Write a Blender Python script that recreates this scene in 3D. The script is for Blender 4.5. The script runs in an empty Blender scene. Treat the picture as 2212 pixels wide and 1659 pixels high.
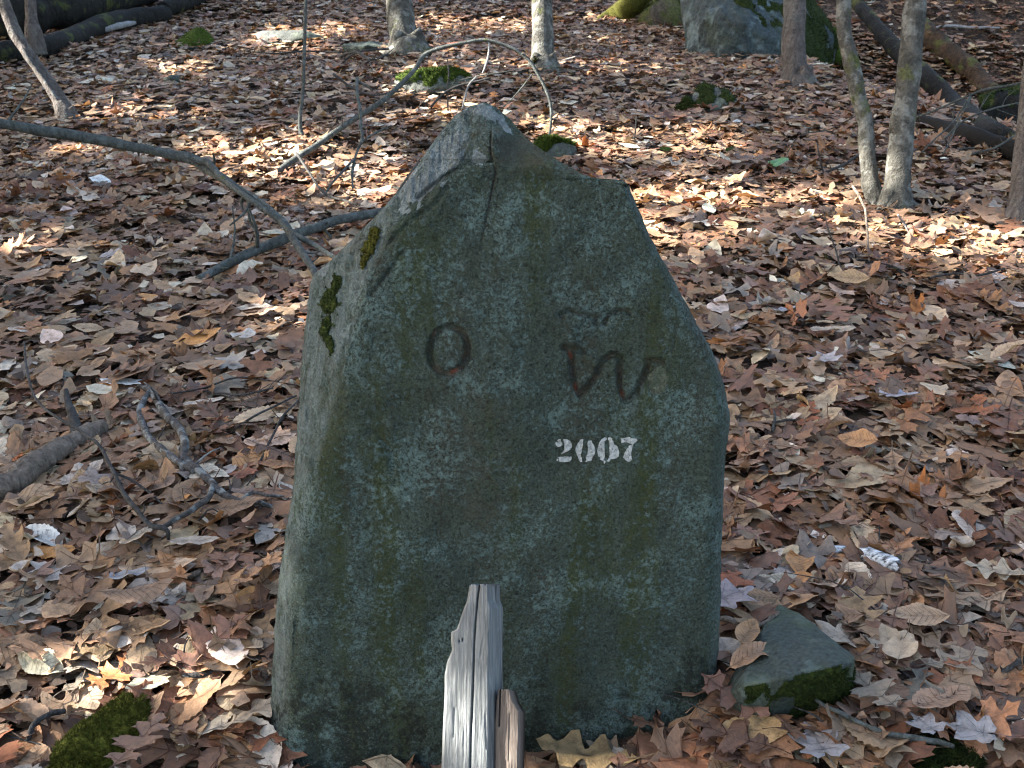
import bpy, bmesh, math, random
import numpy as np
from mathutils import Vector

SC = bpy.context.scene
COL = SC.collection
rng = np.random.default_rng(7)
random.seed(7)

# ------------------------------------------------------------------ camera
PITCH = math.radians(20.0)
CAM = np.array([0.0, 0.0, 1.485])
FPX = 2372.0                       # focal length in pixels of the 2212 x 1659 tracing frame
CX, CY = 1106.0, 829.5
FWD = np.array([0, math.cos(PITCH), -math.sin(PITCH)])
RIGHT = np.array([1.0, 0, 0])
UP = np.array([0, math.sin(PITCH), math.cos(PITCH)])
cam = bpy.data.cameras.new('camera')
cam.sensor_width = 36.0
cam.lens = FPX / 2212.0 * 36.0
cam.clip_start = 0.05
cam.clip_end = 400.0
cam.dof.use_dof = True
cam.dof.focus_distance = 2.1
cam.dof.aperture_fstop = 15.0
cam_o = bpy.data.objects.new('camera', cam)
cam_o.location = CAM
cam_o.rotation_euler = (math.pi / 2 - PITCH, 0, 0)
COL.objects.link(cam_o)
SC.camera = cam_o

# ------------------------------------------------------------------ world, sun, exposure
SUN_EL = math.radians(31.0)
SUN_AZ = math.radians(-86.0)       # from +Y, clockwise positive: the sun stands to the left
SUN_DIR = np.array([math.sin(SUN_AZ) * math.cos(SUN_EL), math.cos(SUN_AZ) * math.cos(SUN_EL), math.sin(SUN_EL)])
world = bpy.data.worlds.new('World')
SC.world = world
world.use_nodes = True
wn = world.node_tree
wn.nodes.clear()
sky = wn.nodes.new('ShaderNodeTexSky')
sky.sky_type = 'NISHITA'
sky.sun_disc = False
sky.sun_elevation = SUN_EL
sky.sun_rotation = SUN_AZ
sky.air_density = 1.0
sky.dust_density = 3.0
sky.ozone_density = 0.5
bg = wn.nodes.new('ShaderNodeBackground')
bg.inputs['Strength'].default_value = 0.07
wo = wn.nodes.new('ShaderNodeOutputWorld')
wn.links.new(sky.outputs[0], bg.inputs['Color'])
wn.links.new(bg.outputs[0], wo.inputs['Surface'])
sun = bpy.data.lights.new('sun', 'SUN')
sun.energy = 5.0
sun.angle = math.radians(0.5)
sun.color = (1.0, 0.965, 0.91)
sun_o = bpy.data.objects.new('sun', sun)
sun_o.location = (-8, 0, 9)
sun_o.rotation_euler = Vector(-SUN_DIR).to_track_quat('-Z', 'Y').to_euler()
COL.objects.link(sun_o)
SC.view_settings.view_transform = 'Standard'
SC.view_settings.look = 'None'
SC.view_settings.gamma = 1.0
SC.view_settings.exposure = 3.1
SC.view_settings.use_curve_mapping = False
SC.cycles.max_bounces = 6
SC.cycles.filter_width = 1.1

# ------------------------------------------------------------------ numeric helpers
def _hash(ix, iy, iz, seed):
    h = (ix * 374761393 + iy * 668265263 + iz * 2147483647 + seed * 1274126177) & 0xFFFFFFFF
    h = ((h ^ (h >> 13)) * 1274126177) & 0xFFFFFFFF
    h = (h ^ (h >> 16)) & 0xFFFF
    return h / 65535.0

def vnoise(p, seed=0):
    """value noise, p (n,3) -> (n,) in -1..1"""
    p = np.asarray(p, float)
    i = np.floor(p).astype(np.int64)
    f = p - i
    f = f * f * (3 - 2 * f)
    r = 0
    for dx in (0, 1):
        wx = f[:, 0] if dx else 1 - f[:, 0]
        for dy in (0, 1):
            wy = f[:, 1] if dy else 1 - f[:, 1]
            for dz in (0, 1):
                wz = f[:, 2] if dz else 1 - f[:, 2]
                r = r + wx * wy * wz * _hash(i[:, 0] + dx, i[:, 1] + dy, i[:, 2] + dz, seed)
    return r * 2 - 1

def fbm(p, seed=0, octaves=4):
    p = np.asarray(p, float)
    s, a, r = 1.0, 1.0, 0
    for o in range(octaves):
        r = r + a * vnoise(p * s + 17.3 * o, seed + o)
        s *= 2.03
        a *= 0.5
    return r

def noise2(x, y, s, seed=0, octaves=3):
    return fbm(np.stack([np.ravel(x) * s, np.ravel(y) * s, np.full(np.size(x), 0.37)], 1), seed, octaves).reshape(np.shape(x))

def sstep(a, b, x):
    t = np.clip((x - a) / (b - a), 0, 1)
    return t * t * (3 - 2 * t)

def seg_dist(px, py, poly):
    """distance and signed side of points to a polyline"""
    best = np.full(px.shape, 1e9)
    for (x0, y0), (x1, y1) in zip(poly[:-1], poly[1:]):
        dx, dy = x1 - x0, y1 - y0
        L2 = dx * dx + dy * dy + 1e-9
        t = np.clip(((px - x0) * dx + (py - y0) * dy) / L2, 0, 1)
        best = np.minimum(best, np.hypot(px - x0 - t * dx, py - y0 - t * dy))
    return best

def smooth_path(pts, n):
    """Catmull-Rom through pts (k,d) -> (n,d)"""
    P = np.asarray(pts, float)
    if len(P) == 2:
        t = np.linspace(0, 1, n)[:, None]
        return P[0] * (1 - t) + P[1] * t
    Q = np.vstack([2 * P[0] - P[1], P, 2 * P[-1] - P[-2]])
    u = np.linspace(0, len(P) - 1 - 1e-6, n)
    i = u.astype(int)
    t = (u - i)[:, None]
    a, b, c, d = Q[i], Q[i + 1], Q[i + 2], Q[i + 3]
    return 0.5 * (2 * b + (c - a) * t + (2 * a - 5 * b + 4 * c - d) * t ** 2 + (3 * b - a - 3 * c + d) * t ** 3)

# ------------------------------------------------------------------ terrain height
SLOPE = 0.0875
def plane_hit(px, py):
    d = FWD + RIGHT * (px - CX) / FPX + UP * (CY - py) / FPX
    t = -CAM[2] / (d[2] - SLOPE * d[1])
    return CAM + d * t
_A = plane_hit(1500, 70)[:2]
_B = plane_hit(2260, 330)[:2]
_T = (_B - _A) / np.linalg.norm(_B - _A)
_N = np.array([-_T[1], _T[0]])
if _N[1] < 0:
    _N = -_N
_M = plane_hit(1640, 1450)[:2]
_K = plane_hit(2120, 300)[:2]
_L = plane_hit(850, 1690)[:2]

def height(x, y):
    x = np.asarray(x, float)
    y = np.asarray(y, float)
    z = SLOPE * y
    z = z + 0.030 * noise2(x, y, 1.3, 3, 2) + 0.012 * noise2(x, y, 4.5, 5, 2)
    s = (x - _A[0]) * _N[0] + (y - _A[1]) * _N[1]
    along = (x - _A[0]) * _T[0] + (y - _A[1]) * _T[1]
    z = z - 0.80 * sstep(0.0, 0.5, s) * sstep(-2.5, 0.5, along)
    z = z + 0.07 * np.exp(-(((x - _M[0]) / 0.30) ** 2 + ((y - _M[1]) / 0.30) ** 2))
    z = z - 0.085 * np.exp(-(((x - _L[0]) / 0.55) ** 2 + ((y - _L[1]) / 0.28) ** 2))
    z = z + 0.05 * np.maximum(0, y - 12) ** 1.15
    z = z + 0.0015 * np.maximum(0, np.abs(x) - 8) ** 1.6
    z = z + 0.06 * noise2(x, y, 0.35, 9, 2) * sstep(2.5, 6, np.hypot(x, y))
    return z

def rays(px, py):
    px = np.asarray(px, float)
    py = np.asarray(py, float)
    return FWD + RIGHT * ((px - CX) / FPX)[..., None] + UP * ((CY - py) / FPX)[..., None]

GX0, GY0, GST = -16.0, -2.0, 0.05
_gx = np.arange(GX0, 16.01, GST)
_gy = np.arange(GY0, 32.01, GST)
HGRID = height(*np.meshgrid(_gx, _gy))
def hfast(x, y):
    u = np.clip((x - GX0) / GST, 0, len(_gx) - 1.001)
    v = np.clip((y - GY0) / GST, 0, len(_gy) - 1.001)
    i, j = u.astype(int), v.astype(int)
    a, b = u - i, v - j
    return (HGRID[j, i] * (1 - a) + HGRID[j, i + 1] * a) * (1 - b) + (HGRID[j + 1, i] * (1 - a) + HGRID[j + 1, i + 1] * a) * b

_TT = np.geomspace(0.4, 45, 700)
def G(px, py, lift=0.0):
    """world point where the line of sight through a traced pixel meets the terrain (raised by lift)"""
    d = rays(px, py)
    P = CAM + d * _TT[:, None]
    f = P[:, 2] - hfast(P[:, 0], P[:, 1]) - lift
    k = int(np.argmax(f < 0)) if (f < 0).any() else len(_TT) - 1
    k = max(k, 1)
    w = f[k - 1] / (f[k - 1] - f[k] + 1e-12)
    return P[k - 1] + (P[k] - P[k - 1]) * w

def at_depth(px, py, depth):
    return CAM + rays(px, py) * depth

def depth_of(p):
    return float((np.asarray(p) - CAM) @ FWD)

def to_px(p):
    r = p - CAM
    z = r @ FWD
    return CX + (r @ RIGHT) / z * FPX, CY - (r @ UP) / z * FPX, z

# ------------------------------------------------------------------ mesh helpers
def new_mesh(name, V, F, smooth=True):
    """F: (n,k) int array, or list of such arrays"""
    Fs = F if isinstance(F, list) else [F]
    me = bpy.data.meshes.new(name)
    V = np.ascontiguousarray(V, dtype=np.float32)
    me.vertices.add(len(V))
    me.vertices.foreach_set('co', V.ravel())
    idx = np.concatenate([np.asarray(f).ravel() for f in Fs]).astype(np.int32)
    tot = np.concatenate([np.full(len(f), np.asarray(f).shape[1]) for f in Fs]).astype(np.int32)
    start = np.concatenate([[0], np.cumsum(tot)[:-1]]).astype(np.int32)
    me.loops.add(len(idx))
    me.loops.foreach_set('vertex_index', idx)
    me.polygons.add(len(tot))
    me.polygons.foreach_set('loop_start', start)
    me.polygons.foreach_set('loop_total', tot)
    if smooth:
        me.polygons.foreach_set('use_smooth', np.ones(len(tot), bool))
    me.update(calc_edges=True)
    me.validate()
    return me

def add_attr(me, name, values, kind='FLOAT'):
    a = me.attributes.new(name, kind, 'POINT')
    v = np.ascontiguousarray(values, dtype=np.float32).ravel()
    a.data.foreach_set('color' if kind == 'FLOAT_COLOR' else 'value', v)

def obj(name, me, mat=None, parent=None, loc=None):
    o = bpy.data.objects.new(name, me)
    if mat is not None and me is not None and len(me.materials) == 0:
        me.materials.append(mat)
    COL.objects.link(o)
    if loc is not None:
        o.location = loc
    if parent is not None:
        o.parent = parent
        o.matrix_parent_inverse.identity()
    return o

def tag(o, label=None, cat=None, group=None, kind=None):
    if label: o['label'] = label
    if cat: o['category'] = cat
    if group: o['group'] = group
    if kind: o['kind'] = kind
    return o

def empty(name, loc):
    o = bpy.data.objects.new(name, None)
    o.empty_display_size = 0.05
    o.location = loc
    COL.objects.link(o)
    return o

class Bag:
    """collects vertex / face arrays into one mesh"""
    def __init__(s):
        s.V, s.F, s.n = [], {}, 0
    def add(s, V, F):
        for f in (F if isinstance(F, list) else [F]):
            f = np.asarray(f)
            s.F.setdefault(f.shape[1], []).append(f + s.n)
        s.V.append(np.asarray(V, float))
        s.n += len(V)
    def mesh(s, name, origin=(0, 0, 0), smooth=True):
        V = np.concatenate(s.V) - np.asarray(origin)
        return new_mesh(name, V, [np.concatenate(f) for f in s.F.values()], smooth)

def tube(path, radii, segs=10, rough=0.0, seed=0, flat_end=True, nscale=9.0):
    P = np.asarray(path, float)
    n = len(P)
    R = np.broadcast_to(np.asarray(radii, float), (n,)).copy()
    T = np.gradient(P, axis=0)
    T /= np.linalg.norm(T, axis=1)[:, None] + 1e-12
    a = np.array([0, 0, 1.0]) if abs(T[0, 2]) < 0.9 else np.array([1.0, 0, 0])
    u = np.cross(T[0], a)
    u /= np.linalg.norm(u)
    U = np.zeros_like(P)
    for i in range(n):
        u = u - T[i] * (u @ T[i])
        u /= np.linalg.norm(u) + 1e-12
        U[i] = u
    W = np.cross(T, U)
    th = np.linspace(0, 2 * np.pi, segs, endpoint=False)
    ring = np.cos(th)[None, :, None] * U[:, None, :] + np.sin(th)[None, :, None] * W[:, None, :]
    rad = np.repeat(R[:, None], segs, 1)
    if rough > 0:
        base = (P[:, None, :] + ring * R[:, None, None]).reshape(-1, 3)
        f = nscale / max(1e-4, float(R.mean())) * 0.12
        rad = rad * (1 + rough * fbm(base * f, seed, 3).reshape(n, segs))
    V = (P[:, None, :] + ring * rad[:, :, None]).reshape(-1, 3)
    i = np.arange(n - 1)[:, None] * segs
    j = np.arange(segs)[None, :]
    j2 = (j + 1) % segs
    F = np.stack([i + j, i + j2, i + segs + j2, i + segs + j], 2).reshape(-1, 4)
    V = np.vstack([V, P[0], P[-1]])
    k = np.arange(segs)
    c0 = np.stack([np.full(segs, n * segs), (k + 1) % segs, k], 1)
    c1 = np.stack([np.full(segs, n * segs + 1), (n - 1) * segs + k, (n - 1) * segs + (k + 1) % segs], 1)
    return V, [F, np.vstack([c0, c1])]

# ------------------------------------------------------------------ node helpers
class NT:
    def __init__(s, name):
        s.mat = bpy.data.materials.new(name)
        s.mat.use_nodes = True
        s.t = s.mat.node_tree
        s.t.nodes.clear()
        s.out = s.n('ShaderNodeOutputMaterial')
    def n(s, typ, **kw):
        nd = s.t.nodes.new(typ)
        for k, v in kw.items():
            setattr(nd, k, v)
        return nd
    def link(s, a, b):
        s.t.links.new(a, b)
    def put(s, sock, v):
        if hasattr(v, 'is_linked') or isinstance(v, bpy.types.NodeSocket):
            s.link(v, sock)
        else:
            sock.default_value = v
    def coord(s, scale=(1, 1, 1), kind='Object', rot=(0, 0, 0)):
        if kind == 'World':
            c = s.n('ShaderNodeNewGeometry').outputs['Position']
        else:
            c = s.n('ShaderNodeTexCoord').outputs[kind]
        m = s.n('ShaderNodeMapping')
        m.inputs['Scale'].default_value = scale
        m.inputs['Rotation'].default_value = rot
        s.link(c, m.inputs['Vector'])
        return m.outputs[0]
    def noise(s, vec, scale, detail=4, rough=0.55, dist=0.0):
        nd = s.n('ShaderNodeTexNoise')
        s.link(vec, nd.inputs['Vector'])
        nd.inputs['Scale'].default_value = scale
        nd.inputs['Detail'].default_value = detail
        nd.inputs['Roughness'].default_value = rough
        nd.inputs['Distortion'].default_value = dist
        return nd.outputs['Fac']
    def voro(s, vec, scale, feature='F1', out='Distance', rnd=1.0):
        nd = s.n('ShaderNodeTexVoronoi', feature=feature)
        s.link(vec, nd.inputs['Vector'])
        nd.inputs['Scale'].default_value = scale
        nd.inputs['Randomness'].default_value = rnd
        return nd.outputs[out]
    def ramp(s, fac, stops, interp='LINEAR'):
        nd = s.n('ShaderNodeValToRGB')
        e = nd.color_ramp.elements
        nd.color_ramp.interpolation = interp
        while len(e) < len(stops):
            e.new(0.5)
        for el, (p, c) in zip(e, stops):
            el.position = p
            el.color = (*c, 1) if not isinstance(c, (int, float)) else (c, c, c, 1)
        s.link(fac, nd.inputs['Fac'])
        return nd.outputs['Color']
    def rng(s, v, a, b, c=0.0, d=1.0):
        nd = s.n('ShaderNodeMapRange')
        nd.interpolation_type = 'SMOOTHSTEP'
        s.put(nd.inputs['Value'], v)
        for k, x in zip(('From Min', 'From Max', 'To Min', 'To Max'), (a, b, c, d)):
            nd.inputs[k].default_value = x
        return nd.outputs[0]
    def math(s, op, a, b=0.0):
        nd = s.n('ShaderNodeMath', operation=op)
        s.put(nd.inputs[0], a)
        s.put(nd.inputs[1], b)
        return nd.outputs[0]
    def mix(s, fac, a, b, mode='MIX'):
        nd = s.n('ShaderNodeMix', data_type='RGBA', blend_type=mode)
        s.put(nd.inputs[0], fac)
        for sock, v in ((nd.inputs[6], a), (nd.inputs[7], b)):
            s.put(sock, (*v, 1) if isinstance(v, tuple) and len(v) == 3 else v)
        return nd.outputs[2]
    def attr(s, name, out='Fac'):
        nd = s.n('ShaderNodeAttribute', attribute_name=name)
        return nd.outputs[out]
    def bump(s, h, strength=0.5, dist=0.01, normal=None):
        nd = s.n('ShaderNodeBump')
        nd.inputs['Strength'].default_value = strength
        nd.inputs['Distance'].default_value = dist
        s.link(h, nd.inputs['Height'])
        if normal is not None:
            s.link(normal, nd.inputs['Normal'])
        return nd.outputs[0]
    def bsdf(s, color, rough=0.8, normal=None, spec=0.3):
        nd = s.n('ShaderNodeBsdfPrincipled')
        s.put(nd.inputs['Base Color'], (*color, 1) if isinstance(color, tuple) and len(color) == 3 else color)
        s.put(nd.inputs['Roughness'], rough)
        nd.inputs['Specular IOR Level'].default_value = spec
        if normal is not None:
            s.link(normal, nd.inputs['Normal'])
        return nd.outputs[0]
    def done(s, shader):
        s.link(shader, s.out.inputs['Surface'])
        return s.mat

def leaf_material(name, per_object):
    m = NT(name)
    if per_object:
        c = m.n('ShaderNodeObjectInfo').outputs['Color']
        sh = m.attr('shade')
        c = m.mix(1.0, c, sh, 'MULTIPLY')
    else:
        c = m.attr('col', 'Color')
    v = m.coord(kind='World')
    n1 = m.noise(v, 55, 4, 0.6)
    n2 = m.noise(v, 240, 3, 0.6)
    c = m.mix(1.0, c, m.ramp(n1, [(0.26, 0.48), (0.5, 1.0), (0.75, 1.28)]), 'MULTIPLY')
    c = m.mix(1.0, c, m.ramp(n2, [(0.3, 0.8), (0.55, 1.0), (0.8, 1.1)]), 'MULTIPLY')
    spots = m.rng(m.noise(v, 120, 2, 0.5), 0.70, 0.76)
    c = m.mix(m.math('MULTIPLY', spots, 0.55), c, (0.035, 0.02, 0.014))
    back = m.n('ShaderNodeNewGeometry').outputs['Backfacing']
    c = m.mix(m.math('MULTIPLY', back, 0.18), c, (0.34, 0.26, 0.19))
    bmp = m.bump(m.math('ADD', n1, m.math('MULTIPLY', n2, 0.5)), 0.55, 0.006)
    p = m.bsdf(c, 0.62, bmp, 0.35)
    tr = m.n('ShaderNodeBsdfTranslucent')
    m.link(m.mix(1.0, c, (1.0, 0.75, 0.45), 'MULTIPLY'), tr.inputs['Color'])
    mx = m.n('ShaderNodeMixShader')
    mx.inputs[0].default_value = 0.16
    m.link(p, mx.inputs[1])
    m.link(tr.outputs[0], mx.inputs[2])
    return m.done(mx.outputs[0])

def ground_material():
    m = NT('forest_floor')
    v = m.coord(kind='World')
    d = m.noise(v, 6, 3, 0.6)
    cells = m.voro(v, 26, 'F1', 'Color')
    sep = m.n('ShaderNodeSeparateColor')
    m.link(cells, sep.inputs[0])
    c = m.ramp(sep.outputs[0], [(0.0, (0.026, 0.017, 0.012)), (0.35, (0.050, 0.031, 0.020)), (0.6, (0.080, 0.049, 0.031)),
                                (0.85, (0.12, 0.076, 0.048)), (1.0, (0.18, 0.12, 0.078))])
    c = m.mix(1.0, c, m.ramp(d, [(0.3, 0.6), (0.7, 1.1)]), 'MULTIPLY')
    h = m.math('ADD', m.voro(v, 26), m.noise(v, 60, 4, 0.6))
    return m.done(m.bsdf(c, 0.85, m.bump(h, 0.9, 0.03), 0.2))

def stone_material():
    m = NT('lichened_stone')
    v = m.coord()
    mid = m.noise(v, 22, 5, 0.62)
    fine = m.noise(v, 210, 5, 0.72, 0.3)
    grit = m.noise(v, 480, 3, 0.7)
    zone = m.noise(v, 7.5, 5, 0.62, 0.4)
    # bare greenish grey rock
    c = m.ramp(fine, [(0.30, (0.022, 0.025, 0.017)), (0.45, (0.066, 0.079, 0.058)), (0.58, (0.112, 0.136, 0.104)), (0.72, (0.20, 0.242, 0.20))])
    # scaly blue green lichen, thick in some zones and thin in others
    fl_a = m.noise(v, 92, 7, 0.78, 0.3)
    fl_b = m.noise(v, 210, 5, 0.72, 0.4)
    fl_p = m.rng(zone, 0.30, 0.65, -0.05, 0.085)
    fleck = m.math('MAXIMUM', m.rng(m.math('ADD', fl_a, fl_p), 0.55, 0.60), m.math('MULTIPLY', m.rng(m.math('ADD', fl_b, fl_p), 0.55, 0.60), 0.75))
    c = m.mix(m.math('MULTIPLY', fleck, 0.72), c, m.ramp(grit, [(0.3, (0.115, 0.158, 0.148)), (0.7, (0.215, 0.28, 0.268))]))
    pit = m.rng(m.noise(v, 165, 5, 0.75, 0.9), 0.435, 0.375)
    c = m.mix(m.math('MULTIPLY', pit, 0.8), c, (0.014, 0.015, 0.011))
    # rosettes
    ros = m.voro(v, 52, 'F1', 'Distance')
    ring = m.math('MULTIPLY', m.rng(ros, 0.10, 0.2), m.rng(ros, 0.34, 0.24))
    ring = m.math('MULTIPLY', ring, m.rng(m.noise(v, 12, 2), 0.56, 0.64))
    c = m.mix(m.math('MULTIPLY', ring, 0.5), c, (0.20, 0.25, 0.24))
    # olive algae running down the face
    vs = m.coord((13, 13, 1.5))
    alg = m.math('MULTIPLY', m.rng(m.noise(vs, 1.0, 4, 0.6), 0.47, 0.66), m.rng(fl_a, 0.66, 0.42))
    c = m.mix(m.math('MULTIPLY', alg, 0.85), c, m.ramp(fine, [(0.3, (0.040, 0.048, 0.012)), (0.7, (0.085, 0.096, 0.030))]))
    # brown staining
    vb = m.coord((8, 8, 2.0), rot=(0, 0, 0.5))
    br = m.math('MULTIPLY', m.rng(m.noise(vb, 1.1, 5, 0.62), 0.49, 0.66), m.rng(fl_a, 0.62, 0.40))
    c = m.mix(m.math('MULTIPLY', br, 0.62), c, m.ramp(fine, [(0.3, (0.034, 0.025, 0.016)), (0.7, (0.092, 0.070, 0.046))]))
    c = m.mix(1.0, c, m.ramp(zone, [(0.3, 0.62), (0.7, 1.06)]), 'MULTIPLY')
    c = m.mix(1.0, c, (1.10, 1.22, 1.15), 'MULTIPLY')
    # weathered, pale crusted bevel; its paleness also paints in sky light from the left
    bev = m.math('MULTIPLY', m.attr('bevel'), m.rng(m.noise(m.coord((40, 40, 10)), 1.0, 6, 0.7), 0.34, 0.60))
    c = m.mix(m.math('MULTIPLY', bev, 0.75), c, m.ramp(fine, [(0.3, (0.15, 0.19, 0.172)), (0.65, (0.33, 0.385, 0.36))]))
    pale = m.rng(m.math('ADD', m.attr('lichen'), m.math('MULTIPLY', m.math('SUBTRACT', m.noise(v, 60, 5, 0.65), 0.5), 1.0)), 0.47, 0.60)
    c = m.mix(pale, c, m.ramp(fine, [(0.3, (0.19, 0.23, 0.215)), (0.65, (0.41, 0.46, 0.445))]))
    warm = m.math('MULTIPLY', m.attr('warm'), m.rng(mid, 0.35, 0.6))
    c = m.mix(m.math('MULTIPLY', warm, 0.65), c, m.ramp(fine, [(0.3, (0.055, 0.048, 0.030)), (0.7, (0.125, 0.112, 0.074))]))
    flat = m.rng(m.math('ADD', m.attr('bare'), m.math('MULTIPLY', m.math('SUBTRACT', m.noise(v, 40, 4, 0.6), 0.5), 0.9)), 0.45, 0.6)
    c = m.mix(m.math('MULTIPLY', flat, 0.85), c, (0.100, 0.112, 0.074))
    gro = m.attr('groove')
    c = m.mix(m.math('MULTIPLY', gro, m.rng(mid, 0.3, 0.65, 0.05, 0.55)), c, (0.13, 0.082, 0.050))
    dm = m.math('MULTIPLY', m.attr('darkmark'), m.rng(fl_a, 0.40, 0.56, 0.25, 1.0))
    c = m.mix(dm, c, (0.016, 0.019, 0.010))
    c = m.mix(m.math('MULTIPLY', m.attr('crev_shade'), 0.7), c, (0.022, 0.024, 0.016))  # painted shade below ledge and steps
    ora = m.math('MULTIPLY', m.attr('orange'), m.rng(grit, 0.40, 0.52))
    c = m.mix(ora, c, (0.42, 0.085, 0.030))
    hh = m.math('ADD', fine, m.math('ADD', m.math('MULTIPLY', mid, 1.2), m.math('MULTIPLY', grit, 0.35)))
    hh = m.math('ADD', hh, m.math('ADD', m.math('MULTIPLY', ring, 0.15), m.math('SUBTRACT', m.math('MULTIPLY', fleck, 0.7), m.math('MULTIPLY', pit, 0.9))))
    hh = m.math('MULTIPLY', hh, m.math('SUBTRACT', 1.0, m.math('MULTIPLY', flat, 0.6)))
    return m.done(m.bsdf(c, 0.86, m.bump(hh, 1.0, 0.011), 0.25))

def rock_material(name, dark, light, green=0.5, scale=1.0, light2=None):
    m = NT(name)
    v = m.coord()
    a = m.noise(v, 9 * scale, 5, 0.62)
    f = m.noise(v, 70 * scale, 5, 0.65)
    c = m.ramp(f, [(0.3, dark), (0.7, light)])
    c = m.mix(m.math('MULTIPLY', m.rng(a, 0.52, 0.66), 0.8), c, light2 or tuple(min(1, x * 1.7) for x in light))
    g = m.rng(m.noise(v, 5 * scale, 4, 0.6), 0.48, 0.66)
    c = m.mix(m.math('MULTIPLY', g, green), c, (0.045, 0.062, 0.022))
    h = m.math('ADD', f, m.math('MULTIPLY', a, 1.5))
    return m.done(m.bsdf(c, 0.75, m.bump(h, 0.7, 0.012 / scale), 0.35))

def moss_material(name, a, b):
    m = NT(name)
    v = m.coord(kind='World')
    f = m.noise(v, 90, 4, 0.65)
    g = m.noise(v, 16, 3, 0.6)
    c = m.ramp(f, [(0.3, tuple(x * 0.45 for x in a)), (0.5, a), (0.72, b)])
    c = m.mix(m.math('MULTIPLY', m.rng(g, 0.5, 0.7), 0.5), c, tuple(x * 0.55 for x in a))
    return m.done(m.bsdf(c, 0.9, m.bump(f, 0.9, 0.01), 0.1))

def bark_material(name, dark, light, moss=0.0, stretch=5.0, scale=1.0, patch=(0.17, 0.17, 0.145), patch_amt=0.4):
    m = NT(name)
    v = m.coord((stretch * scale, stretch * scale, 1.0 * scale))
    w = m.coord((scale, scale, scale))
    n = m.noise(v, 9, 5, 0.65, 0.5)
    f = m.noise(w, 45, 4, 0.65)
    c = m.ramp(n, [(0.30, dark), (0.50, tuple((p + q) / 2 for p, q in zip(dark, light))), (0.68, light)])
    c = m.mix(m.math('MULTIPLY', m.rng(m.noise(w, 7, 4, 0.6), 0.50, 0.62), patch_amt), c, patch)
    c = m.mix(1.0, c, m.ramp(f, [(0.3, 0.7), (0.7, 1.15)]), 'MULTIPLY')
    if moss > 0:
        g = m.rng(m.noise(w, 5, 4, 0.6), 0.62 - moss * 0.3, 0.76 - moss * 0.3)
        c = m.mix(m.math('MULTIPLY', g, 0.85), c, m.ramp(f, [(0.3, (0.035, 0.045, 0.010)), (0.7, (0.12, 0.13, 0.03))]))
    return m.done(m.bsdf(c, 0.85, m.bump(m.math('ADD', n, m.math('MULTIPLY', f, 0.7)), 1.0, 0.03 / scale), 0.2))

def wood_material(name, lo, hi, stain):
    m = NT(name)
    v = m.coord((230, 230, 7))
    n = m.noise(v, 1.0, 6, 0.7, 0.6)
    n2 = m.noise(m.coord((60, 60, 2.2)), 1.0, 4, 0.6)
    c = m.ramp(n, [(0.25, tuple(x * 0.6 for x in lo)), (0.42, lo), (0.72, hi)])
    c = m.mix(m.math('MULTIPLY', m.rng(n2, 0.50, 0.70), 0.4), c, stain)
    c = m.mix(m.math('MULTIPLY', m.rng(m.noise(m.coord((20, 20, 8)), 1.0, 4, 0.6), 0.60, 0.74), 0.35), c, tuple(x * 0.6 for x in lo))
    h = m.math('ADD', n, m.math('MULTIPLY', n2, 0.8))
    return m.done(m.bsdf(c, 0.8, m.bump(h, 0.5, 0.003), 0.25))

def plain_material(name, a, b, scale=60, rough=0.8, bump=0.4):
    m = NT(name)
    v = m.coord(kind='World')
    n = m.noise(v, scale, 4, 0.6)
    return m.done(m.bsdf(m.ramp(n, [(0.3, a), (0.7, b)]), rough, m.bump(n, bump, 0.005), 0.25))

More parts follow.
